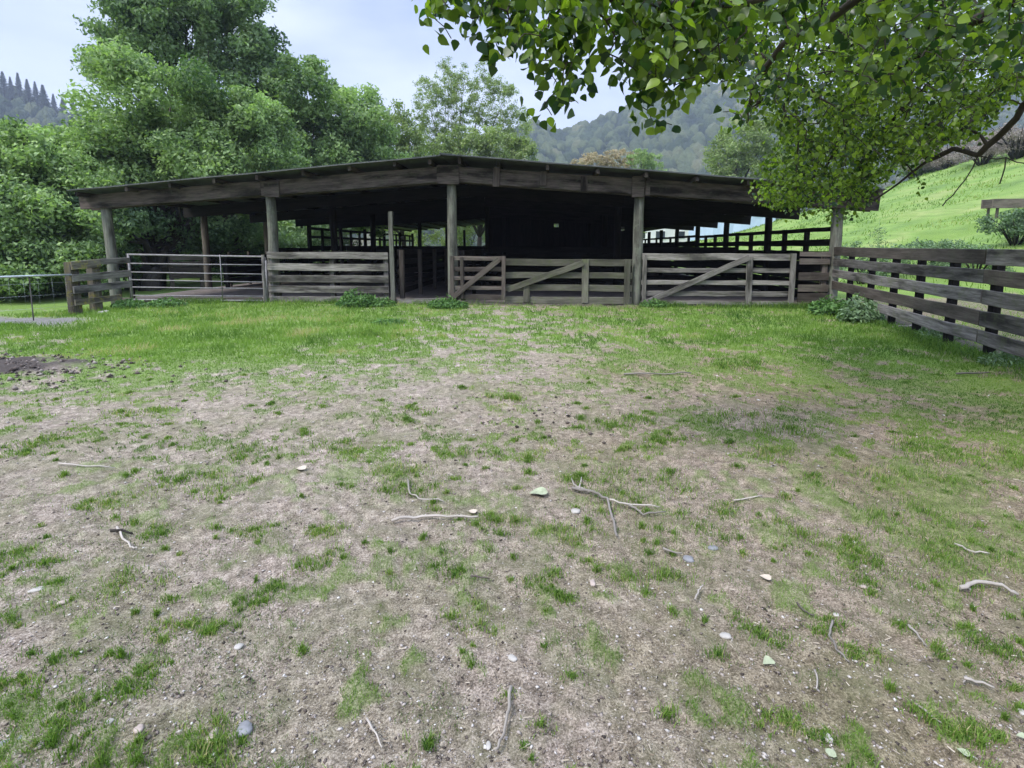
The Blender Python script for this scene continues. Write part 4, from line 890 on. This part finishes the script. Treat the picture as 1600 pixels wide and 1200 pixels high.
shrub('bare_bush', 'grey brown budding bush in the middle of the right hill skyline', 1480, 270, 50, 3.3, 11000, .16, M['leaf_bare'], stems=26, flat=.55, aspect=.35)
shrub('bare_bush', 'low grey brown bush where the right hill skyline meets the dark bush', 1445, 285, 54, 2.6, 8000, .16, M['leaf_bare'], stems=20, flat=.5, aspect=.35)
shrub('hill_bush', 'dark bush beside the right end of the shed roof on the hill line', 1425, 300, 55, 3.3, 6000, .25, M['leaf_big2'], tintr=(0, .8))
shrub('hill_bush', 'dark grey green bush on the slope below the timber trough', 1590, 350, 19, 1.5, 8500, .09, M['leaf_weed2'], tintr=(0, .6))
shrub('hill_bush', 'low bushy scrub on the slope right of the tall thistle', 1470, 378, 19, 1.7, 5000, .08, M['leaf_weed2'], flat=.5)
shrub('hill_bush', 'dark weedy scrub on the lower slope between the thistle and the trough', 1530, 372, 17.5, 1.3, 3800, .07, M['leaf_weed2'], flat=.55)
shrub('hill_bush', 'small grey green scrub behind the fence near the corner post', 1350, 385, 19.5, 1.2, 5000, .07, M['leaf_weed2'], flat=.9)
# tall thistle stalk
p = at(1371, 385, 17.5); e = empty('thistle', (p.x, p.y, H(p.x, p.y)), 0, 'tall thin thistle standing behind the right fence', 'weed')
MB().tube([(0, 0, 0), (.02, 0, .7), (.0, 0, 1.75-H(p.x, p.y)+.6)], [.012, .01, .005], 5).build('stem', M['leaf_weed2'], e)
P_ = np.stack([rng.normal(0, .13, 500), rng.normal(0, .13, 500), rng.uniform(.2, 2.1-H(p.x, p.y), 500)], -1); V, Fq = leafquads(P_, unit(500), .09, aspect=.3); nmesh('foliage', V, Fq, M['leaf_weed2'], e, tint=np.repeat(rng.random(500), 4))
# timber trough on the slope
A = at(1551, 318, 24); B = at(1640, 316, 24); e = empty('timber_trough', A, 0, 'old timber trough lying on the green slope at the right edge', 'trough')
d = B-A
for q, zc_, nm in ((0, 0, 'side_board'), (.55, 0.02, 'side_board')): board(nm, M['brown'], e, (0, q, zc_), (d.x, q+.1, zc_+.05), .42, .06, tint=.9)
board('end_board', M['brown'], e, (.04, .03, 0), (.04, .53, 0), .40, .05); board('end_board', M['brown'], e, (d.x-.04, .12, .04), (d.x-.04, .6, .04), .40, .05)
for sx in (.3, d.x-.3):
    for sy in (.06, .5): board('leg', M['brown'], e, (sx, sy, -.7), (sx, sy, -.1), .09, .08, (1, 0, 0))

# ------------------------------------------------------------------ the near poplar at the right
TB = Vector((5.2, 0.9, 0)); pop = empty('poplar_tree', TB, 0, 'leafy spring tree whose branches hang into the upper right corner', 'tree')
nodes = []; par = []
def addpath(pts, start=None, step=.12):
    last = start; prev = None
    for p in pts:
        p = Vector(p)
        if prev is None:
            if last is None: nodes.append(p); par.append(-1); last = len(nodes)-1
            else:
                q0 = nodes[last]; n_ = max(1, int((p-q0).length/step))
                for i in range(1, n_+1): nodes.append(q0.lerp(p, i/n_)); par.append(last); last = len(nodes)-1
        else:
            n_ = max(1, int((p-prev).length/step))
            for i in range(1, n_+1):
                nodes.append(prev.lerp(p, i/n_)+Vector((random.uniform(-.012, .012), random.uniform(-.012, .012), random.uniform(-.012, .012)))); par.append(last); last = len(nodes)-1
        prev = p
    return last
t0 = addpath([(5.2, .9, -.3), (5.25, 1.0, 1.2), (5.1, 1.2, 2.4)])
t1 = addpath([(5.1, 1.2, 2.4), (5.0, 1.5, 3.6), (4.9, 1.6, 5.2), (4.9, 1.6, 6.8)], t0)
def near(p): 
    p = Vector(p); return min(range(len(nodes)), key=lambda i: (nodes[i]-p).length)
b1 = addpath([at(1680, 90, 4.3), at(1600, 165, 4.9), at(1560, 215, 5.2), at(1527, 243, 5.4), at(1490, 232, 5.6), at(1450, 250, 5.8), at(1405, 286, 6.0), at(1365, 315, 6.1)], near((5.1, 1.2, 2.5)))
k1 = near(at(1527, 243, 5.4)); bare = []
bare.append(addpath([at(1520, 262, 5.4), at(1500, 292, 5.4), at(1474, 321, 5.4)], k1, .06)); bare.append(addpath([at(1545, 247, 5.4), at(1572, 247, 5.3), at(1600, 257, 5.2), at(1640, 270, 5.1)], k1, .06))
bare.append(addpath([at(1570, 262, 5.3), at(1563, 288, 5.3)], near(at(1572, 247, 5.3)), .06))
b2 = addpath([at(1720, -60, 3.9), at(1560, 10, 4.4), at(1450, 75, 5.0), at(1400, 110, 5.3), at(1350, 160, 5.6), at(1320, 215, 5.8), at(1290, 260, 6.0), at(1245, 305, 6.2)], near((5.0, 1.4, 3.2)))
b3 = addpath([at(1600, -160, 2.7), at(1420, -60, 2.9), at(1280, -25, 2.9), at(1130, 5, 2.9), at(1010, 10, 2.85), at(900, -15, 2.8), at(790, -25, 2.8), at(700, -10, 2.8)], near((4.95, 1.5, 3.8)))
b4 = addpath([at(1440, 130, 5.3), at(1400, 180, 5.5), at(1360, 235, 5.7), at(1330, 280, 5.9)], near(at(1450, 75, 5.0)))
b5 = addpath([at(1300, 28, 3.6), at(1220, 70, 4.1), at(1180, 130, 4.5), at(1165, 190, 4.9)], near(at(1420, -60, 2.9)))
b6 = addpath([(4.3, 2.4, 5.6), (3.4, 3.2, 6.0), (2.2, 3.8, 6.2), (1.0, 4.0, 6.2)], near((4.9, 1.6, 4.8)))
main_n = len(nodes); bare_from = k1
def inpoly(x, y, poly):
    c_ = False; j = len(poly)-1
    for i in range(len(poly)):
        xi, yi = poly[i]; xj, yj = poly[j]
        if (yi > y) != (yj > y) and x < (xj-xi)*(y-yi)/(yj-yi)+xi: c_ = not c_
        j = i
    return c_
def sample(poly, n, ylo, yhi):
    xs = [p[0] for p in poly]; yy = [p[1] for p in poly]; out_ = []
    while len(out_) < n:
        x = random.uniform(min(xs), max(xs)); y = random.uniform(min(yy), max(yy))
        if inpoly(x, y, poly): out_.append(at(x, y, random.uniform(ylo, yhi)))
    return out_
PA = [(662, -90), (668, 10), (700, 25), (735, 40), (765, 55), (800, 75), (840, 95), (855, 150), (885, 150), (905, 100), (950, 85), (990, 110), (1010, 150), (1060, 165), (1090, 130), (1150, 140), (1150, -90)]
PB = [(1090, -90), (1100, 60), (1140, 130), (1195, 170), (1220, 215), (1235, 255), (1205, 285), (1245, 300), (1290, 310), (1345, 280), (1400, 262), (1450, 232), (1510, 215), (1560, 175), (1600, 130), (1760, 60), (1760, -90)]
att = sample(PA, 230, 2.4, 3.4) + sample(PB, 1500, 4.2, 6.8) + sample([(1090, -90), (1110, 90), (1250, 140), (1450, 150), (1700, 60), (1700, -90)], 210, 2.9, 4.2)
att += [Vector((random.uniform(1.8, 6.8), random.uniform(1.0, 5.5), random.uniform(4.2, 7.5))) for _ in range(190)]
att += sample([(1190, 250), (1175, 300), (1225, 335), (1300, 340), (1350, 318), (1400, 270), (1300, 180)], 200, 5.4, 7.2)
att += sample([(1300, 60), (1290, 240), (1340, 290), (1400, 265), (1470, 230), (1545, 195), (1600, 120), (1600, 20)], 420, 5.2, 7.4)
att += [at(x, y, Y_) for x, y, Y_ in ((850, 165, 2.9), (862, 180, 2.9), (895, 135, 2.9), (705, 60, 2.8), (780, 80, 2.8), (1020, 190, 3.2), (1050, 195, 3.2), (1000, 165, 3.1), (1130, 175, 3.6), (1150, 178, 3.8), (1160, 190, 4), (760, 75, 2.8), (680, 30, 2.8), (1215, 280, 5.5), (1205, 290, 5.8), (1330, 330, 5.8), (1440, 290, 6), (1300, 335, 6), (1255, 320, 5.9))]
NA = np.array([tuple(p) for p in nodes]); att.sort(key=lambda p: float(np.min(((NA-np.array(p))**2).sum(1))))
buf = np.zeros((60000, 3)); buf[:len(nodes)] = NA; cntn = len(nodes); tips = []
ok = np.ones(60000, bool); ok[:near((5.0, 1.4, 2.9))] = False
for i_ in range(main_n):
    if i_ >= near(at(1520, 262, 5.4))-1 and i_ <= bare[-1]: ok[i_] = False
for p in att:
    pv = np.array(p); d2 = ((buf[:cntn]-pv)**2).sum(1); d2 = np.where(ok[:cntn], d2, 1e9); j = int(np.argmin(d2)); dist = math.sqrt(d2[j]); q0 = nodes[j]; n_ = max(2, int(dist/.11)); last = j
    sag = Vector((random.uniform(-.06, .06), random.uniform(-.06, .06), random.uniform(.02, .14)))*dist
    for i in range(1, n_+1):
        s = i/n_; q = q0.lerp(p, s)+sag*math.sin(s*PI)
        nodes.append(q); par.append(last); last = len(nodes)-1; buf[cntn] = tuple(q); cntn += 1
    tips.append(last)
n_all = len(nodes); load = [0.0]*n_all
for i in range(n_all-1, -1, -1):
    load[i] += 1.0 if load[i] == 0 else 0
    if par[i] >= 0: load[par[i]] += load[i]
Pn = np.array([tuple(p) for p in nodes]); rad_n = 0.0027*np.array(load)**.47
rad_n[:t1+1] = np.maximum(rad_n[:t1+1], .09)
for bb in bare: 
    j = bb
    while j > k1: rad_n[j] = max(rad_n[j], .006); j = par[j]
j = b1
while j > t1: rad_n[j] = max(rad_n[j], .011+.0004*(b1-j)*1.0); j = par[j]
for bb, rb in ((b4, .010), (b3, .008), (b5, .008)):
    j = bb
    while j > t1: rad_n[j] = max(rad_n[j], rb); j = par[j]
j = b2
while j > t1 and j >= 0: rad_n[j] = max(rad_n[j], .011+.0007*(b2-j)); j = par[j]
ei = np.array([i for i in range(n_all) if par[i] >= 0]); pi_ = np.array([par[i] for i in ei])
a0, a1 = Pn[pi_], Pn[ei]; d_ = a1-a0; ln_ = np.linalg.norm(d_, axis=1, keepdims=True); d_ = d_/np.maximum(ln_, 1e-6)
ref = np.where(np.abs(d_[:, 2:3]) > .9, np.array([[1., 0, 0]]), np.array([[0, 0, 1.]])); x_ = np.cross(d_, ref); x_ /= np.linalg.norm(x_, axis=1, keepdims=True); y_ = np.cross(d_, x_)
Vt = []; sides = 6
r0 = np.minimum(rad_n[pi_], rad_n[ei]*1.35+.001); r1 = rad_n[ei]
for kk, (aa_, rr_) in enumerate(((a0, r0), (a1, r1))):
    for s in range(sides):
        th = 2*PI*s/sides; Vt.append(aa_+(x_*math.cos(th)+y_*math.sin(th))*rr_[:, None])
Vt = np.stack(Vt, 1); ne = len(ei); basei = (np.arange(ne)*sides*2)[:, None, None]
q = np.array([[s, (s+1) % sides, sides+(s+1) % sides, sides+s] for s in range(sides)])[None]
og = nmesh('branches', Vt.reshape(-1, 3)-np.array(TB), (basei+q).reshape(-1, 4), M['bark'], pop, smooth=True, tint=np.full(ne*sides*2, .4))
og.name = 'branch'
# leaves: heart shaped blades folded on the midrib
shape = np.array([(0, 0, 0), (-.34, .10, .05), (-.48, .34, .09), (-.30, .70, .06), (0, 1.08, -.06), (.30, .70, .06), (.48, .34, .09), (.34, .10, .05), (0, .35, 0), (0, .72, -.01)])
lf = np.array([(0, 1, 2, 8), (8, 2, 3, 9), (9, 3, 4, 4), (9, 4, 4, 5), (8, 9, 5, 6), (0, 8, 6, 7)])
lt = np.array([(0, 2, 1), (0, 8, 2), (8, 3, 2), (8, 9, 3), (9, 4, 3), (9, 5, 4), (8, 5, 9), (8, 6, 5), (0, 6, 8), (0, 7, 6)])
LP = []
for tp in tips:
    j = tp; chain = []
    while j > 0 and len(chain) < 4 and j >= main_n: chain.append(j); j = par[j]
    if not chain: continue
    for _ in range(12 if Pn[tp][1] < 4 else 15):
        jj = random.choice(chain); q = Pn[jj]; LP.append(q+np.array([random.gauss(0, .065), random.gauss(0, .065), random.gauss(-.01, .05)]))
LP = np.array(LP); n = len(LP)
yv = np.stack([rng.normal(0, .55, n), rng.normal(0, .55, n), -1+0*rng.random(n)+rng.random(n)*.7], -1); yv /= np.linalg.norm(yv, axis=1, keepdims=True)
xv = unit(n); xv -= yv*(xv*yv).sum(1, keepdims=True); xv /= np.linalg.norm(xv, axis=1, keepdims=True); zv = np.cross(xv, yv); zv[zv[:, 2] < 0] *= 1
s = (rng.uniform(.036, .064, n)*np.where(LP[:, 1] < 3.8, 1.15, .80))[:, None, None]; cur = rng.uniform(.3, 2.2, n)[:, None, None]
V = LP[:, None]+s*(shape[None, :, 0:1]*xv[:, None]*rng.uniform(.8, 1.1, n)[:, None, None]+shape[None, :, 1:2]*yv[:, None]+shape[None, :, 2:3]*cur*zv[:, None])
nmesh('foliage', (V-np.array(TB)).reshape(-1, 3), (np.arange(n)[:, None, None]*10+lt[None]).reshape(-1, 3), M['leaf_near'], pop, tint=np.repeat(np.clip(rng.normal(.26, .27, n)+np.where(LP[:, 1] > 4.0, .14, 0)+.5*(fbm(LP[:, 0]*2.2+LP[:, 2]*1.7, LP[:, 1]*2.2-LP[:, 2], 2, 6)-.5), 0, 1), 10))

# ------------------------------------------------------------------ fallen twigs, stones, leaves
def twig(label, pts, r=.006, side=(), m=None):
    r = r*.95
    W = [gpt(*p) for p in pts]; b0 = W[0]; e = empty('fallen_twig', (b0.x, b0.y, H(b0.x, b0.y)), 0, label, 'twig')
    def line(ps, r0, r1, nm):
        P_ = []
        for i in range(len(ps)-1):
            for k in range(4): q = ps[i].lerp(ps[i+1], k/4); P_.append(q)
        P_.append(ps[-1]); n_ = len(P_)
        P_ = [Vector((q.x-b0.x+random.uniform(-1, 1)*r0*.5, q.y-b0.y+random.uniform(-1, 1)*r0*.5, H(q.x, q.y)-H(b0.x, b0.y)+r0*1.2+.010+random.uniform(0, r0*1.5))) for q in P_]
        MB().tube(P_, [r0+(r1-r0)*i/(n_-1) for i in range(n_)], 6, rough=.15).build(nm, m or M['twig'], e)
    line(W, r, r*.6, 'stick')
    for sd_ in side: line([gpt(*p) for p in sd_], r*.7, r*.35, 'side_twig')
twig('forked pale fallen branch with several side twigs in the middle of the yard', [(893, 766), (920, 770), (950, 787), (957, 815), (964, 845)], .010, [[(950, 787), (985, 792), (1030, 797)], [(980, 791), (1005, 810), (1040, 806)], [(904, 768), (908, 748)], [(922, 771), (897, 760), (893, 750)]])
twig('curved brown twig left of the middle, bending to the right', [(637, 750), (640, 772), (655, 784), (695, 790)], .006)
twig('straight pale stick lying across the soil left of the forked branch', [(612, 818), (660, 812), (700, 812), (748, 817)], .009)
twig('thin hooked twig beside a dark scrap on the left', [(183, 828), (192, 845), (205, 862), (215, 866)], .006)
twig('long thin pale straw lying flat in the far left', [(92, 730), (180, 733)], .006)
twig('dark thin stick lying near the left edge', [(340-165, 836), (208, 838)], .008, m=M['bark'])
twig('dark curved stick at the bottom centre of the yard', [(797, 1090), (795, 1130), (788, 1160), (775, 1188)], .0065)
twig('short curved pale twig at the bottom left of centre', [(574, 1128), (585, 1155), (598, 1180)], .0035)
twig('bow shaped grey twig in the right foreground', [(1300, 978), (1296, 1000), (1306, 1025), (1326, 1043)], .005)
twig('thick bowed stick at the right edge of the yard', [(1500, 925), (1525, 918), (1555, 922), (1590, 934)], .010)
twig('thin straight twig near the right edge, pointing down', [(1418, 988), (1432, 1002), (1447, 1016)], .005)
twig('dark short twig in the right foreground above the bow shaped one', [(1245, 950), (1255, 960), (1272, 969)], .005, m=M['brown'])
twig('small curved grey twig low in the right foreground', [(1272, 1055), (1277, 1068), (1275, 1085)], .004)
twig('long pale straw lying in the middle right of the yard', [(1145, 790), (1190, 785)], .005)
twig('thin pale twig beside the flat stone right of centre', [(1035, 866), (1065, 870)], .006)
twig('small twig just left of the middle, under the grass clump', [(735, 908), (765, 909)], .005, m=M['brown'])
twig('long pale twig by the right fence grass', [(1490, 858), (1515, 866), (1545, 872)], .006)
twig('thin leaning twig on the right foreground soil', [(1430, 1106), (1450, 1123), (1472, 1140)], .004)
twig('broken pale twigs in the bottom right corner', [(1505, 1066), (1530, 1072), (1552, 1082)], .006, [[(1510, 1064), (1505, 1074)]])
twig('thin grey twigs in the centre right of the yard', [(1085, 943), (1092, 928), (1098, 920)], .005)
twig('pale stick lying in the grass in front of the wide pale gate', [(975, 588), (1020, 590), (1080, 588)], .012)
twig('bleached stick at the foot of the right fence', [(1395, 513), (1425, 510), (1440, 503)], .014)
twig('short post like stub of wood in the grass by the right fence', [(1494, 590), (1545, 588)], .012)
icos = None
def stone(label, px, py, wpx, hpx, m, rot=0, flat=.45):
    p = gpt(px, py+hpx*.3); sc_ = p.y*1.02/FPX; rx = wpx*sc_/2*.85; ry = hpx*sc_/2*1.2
    u_, v_ = np.meshgrid(np.linspace(0, 2*PI, 15)[:-1], np.linspace(0, PI, 9)); X_ = np.sin(v_)*np.cos(u_); Y_ = np.sin(v_)*np.sin(u_); Z_ = np.cos(v_)
    sd_ = int(px+py); nz = 1+.38*(fbm(X_*1.6+sd_, Y_*1.6+Z_*1.3, 2, sd_ % 50)-.5)*2*.7
    pw = .82; f = lambda a: np.sign(a)*np.abs(a)**pw
    P_ = np.stack([f(X_)*rx*nz, f(Y_)*ry*nz, f(Z_)*min(rx, ry)*flat*nz], -1).reshape(-1, 3); c_, s_ = math.cos(rot), math.sin(rot); P_ = np.stack([P_[:, 0]*c_-P_[:, 1]*s_, P_[:, 0]*s_+P_[:, 1]*c_, P_[:, 2]], -1)
    I = np.arange(9*14).reshape(9, 14); I2 = np.roll(I, -1, 1); Fq = np.stack([I[:-1], I[1:], I2[1:], I2[:-1]], -1).reshape(-1, 4)
    o = nmesh('stone', P_, Fq, m, smooth=True); o.location = (p.x, p.y, H(p.x, p.y)+min(rx, ry)*flat*.45); tag(o, label, 'stone')
    return o
stone('blue grey pointed stone in the bottom left foreground', 383, 1135, 28, 22, M['stone_grey'], .7)
stone('upright pinkish stone left of the blue grey stone', 331, 1147, 17, 25, M['stone_pink'], 0)
stone('cream stone half hidden by grass in the bottom left', 217, 1142, 18, 13, M['stone_pink'], .3)
stone('small white stone near the bottom centre', 801, 1028, 14, 14, M['stone_pale'], .9)
stone('round white stone low in the right foreground', 1294, 1153, 16, 16, M['stone_pale'])
stone('flat grey white stone beside a twig right of the centre', 1133, 996, 22, 11, M['stone_pale'])
stone('flat pale stone under the forked fallen branch', 899, 797, 18, 11, M['stone_pale'])
stone('lumpy grey stone right of the centre beside the pale twig', 1076, 870, 20, 14, M['stone_grey'])
stone('flat brownish stone near the lumpy grey one', 1114, 857, 22, 10, M['stone_grey'], .3)
stone('white oval stone at the left edge of the yard', 57, 918, 28, 9, M['stone_pale'], .4)
stone('cream stone in the grass at the left', 98, 937, 22, 10, M['stone_pink'], .6)
stone('pale squarish stone left of the bottom centre', 373, 1011, 17, 12, M['stone_pale'], .2)
stone('small white stone in the bottom middle left', 172, 1129, 13, 9, M['stone_pale'])
stone('long grey stone at the bottom left edge', 8, 1158, 22, 12, M['stone_grey'], .5)
stone('pinkish stone in the bottom left corner', 62, 1162, 15, 13, M['stone_pink'], .5)
stone('dark grey stone beside the pinkish corner stone', 40, 1150, 26, 13, M['stone_grey'], .6)
stone('small cream stone by the lower centre line', 926, 912, 12, 13, M['stone_pink'])
stone('pale stone at the bottom beside the dark curved stick', 763, 1166, 10, 13, M['stone_pale'])
stone('small white stone at the far right bottom edge', 1596, 1108, 14, 12, M['stone_pale'])
stone('cream stone in the right foreground grass', 1350, 917, 16, 7, M['stone_pink'])
stone('flat cream stone near the top of the right foreground', 1336, 846, 13, 5, M['stone_pale'])
stone('pale little stone right of the bow shaped twig', 1306, 963, 12, 7, M['stone_pale'])
def leaf(label, px, py, wpx, m, rot):
    p = gpt(px, py); s = wpx*.8*p.y/FPX; sh = shape.copy(); sh[:, 1] -= .5; c_, s_ = math.cos(rot), math.sin(rot)
    P_ = np.stack([(sh[:, 0]*c_-sh[:, 1]*s_)*s, (sh[:, 0]*s_+sh[:, 1]*c_)*s, sh[:, 2]*s*1.6+.012+.1*s*np.abs(sh[:, 1])], -1)
    o = nmesh('fallen_leaf', P_, lt, m, smooth=True); o.location = (p.x, p.y, H(p.x, p.y)); tag(o, label, 'leaf')
leaf('large pale green crumpled leaf in the middle of the yard', 842, 773, 36, M['paleleaf'], 1.5)
leaf('pale green leaf at the bottom right', 1505, 1182, 22, M['paleleaf'], .6)
leaf('pale leaf at the bottom right edge', 1597, 1158, 20, M['paleleaf'], 1.2)
leaf('pale curled leaf at the bottom edge right of centre', 1298, 1190, 24, M['paleleaf'], -.9)
leaf('dry tan leaf on the left of the yard', 470, 733, 22, M['deadleaf'], 1.2)
leaf('dry pale leaf at the upper right of the forked branch', 738, 801, 18, M['deadleaf'], .9)
leaf('dry brown leaf near the right foreground twig', 1196, 908, 22, M['deadleaf'], .8)
leaf('green leafy scrap in the lower right foreground', 1200, 1042, 26, M['paleleaf'], 1.9)
# pale stone block at the foot of the left fence
stone('pale rounded stone at the foot of the mossy left fence', 163, 484, 18, 11, M['stone_pale'])

# ------------------------------------------------------------------ air
hz = MB(); 
me = bpy.data.meshes.new('haze'); x0, x1, y0, y1, z0, z1 = -1150, 1150, -1150, 1150, -4, 340
me.from_pydata([(x0,y0,z0),(x1,y0,z0),(x1,y1,z0),(x0,y1,z0),(x0,y0,z1),(x1,y0,z1),(x1,y1,z1),(x0,y1,z1)], [], [(3,2,1,0),(4,5,6,7),(0,1,5,4),(1,2,6,5),(2,3,7,6),(3,0,4,7)])
mh = bpy.data.materials.new('haze_air'); mh.use_nodes = True; t = mh.node_tree; t.nodes.clear()
o_ = t.nodes.new('ShaderNodeOutputMaterial'); pv = t.nodes.new('ShaderNodeVolumePrincipled'); pv.inputs['Color'].default_value = (.70, .79, 1.0, 1); pv.inputs['Density'].default_value = 0.00048
t.links.new(pv.outputs[0], o_.inputs['Volume']); me.materials.append(mh)
ho = bpy.data.objects.new('haze', me); COL.objects.link(ho); tag(ho, 'thin pale bluish haze filling the valley air', 'haze', kind='stuff')
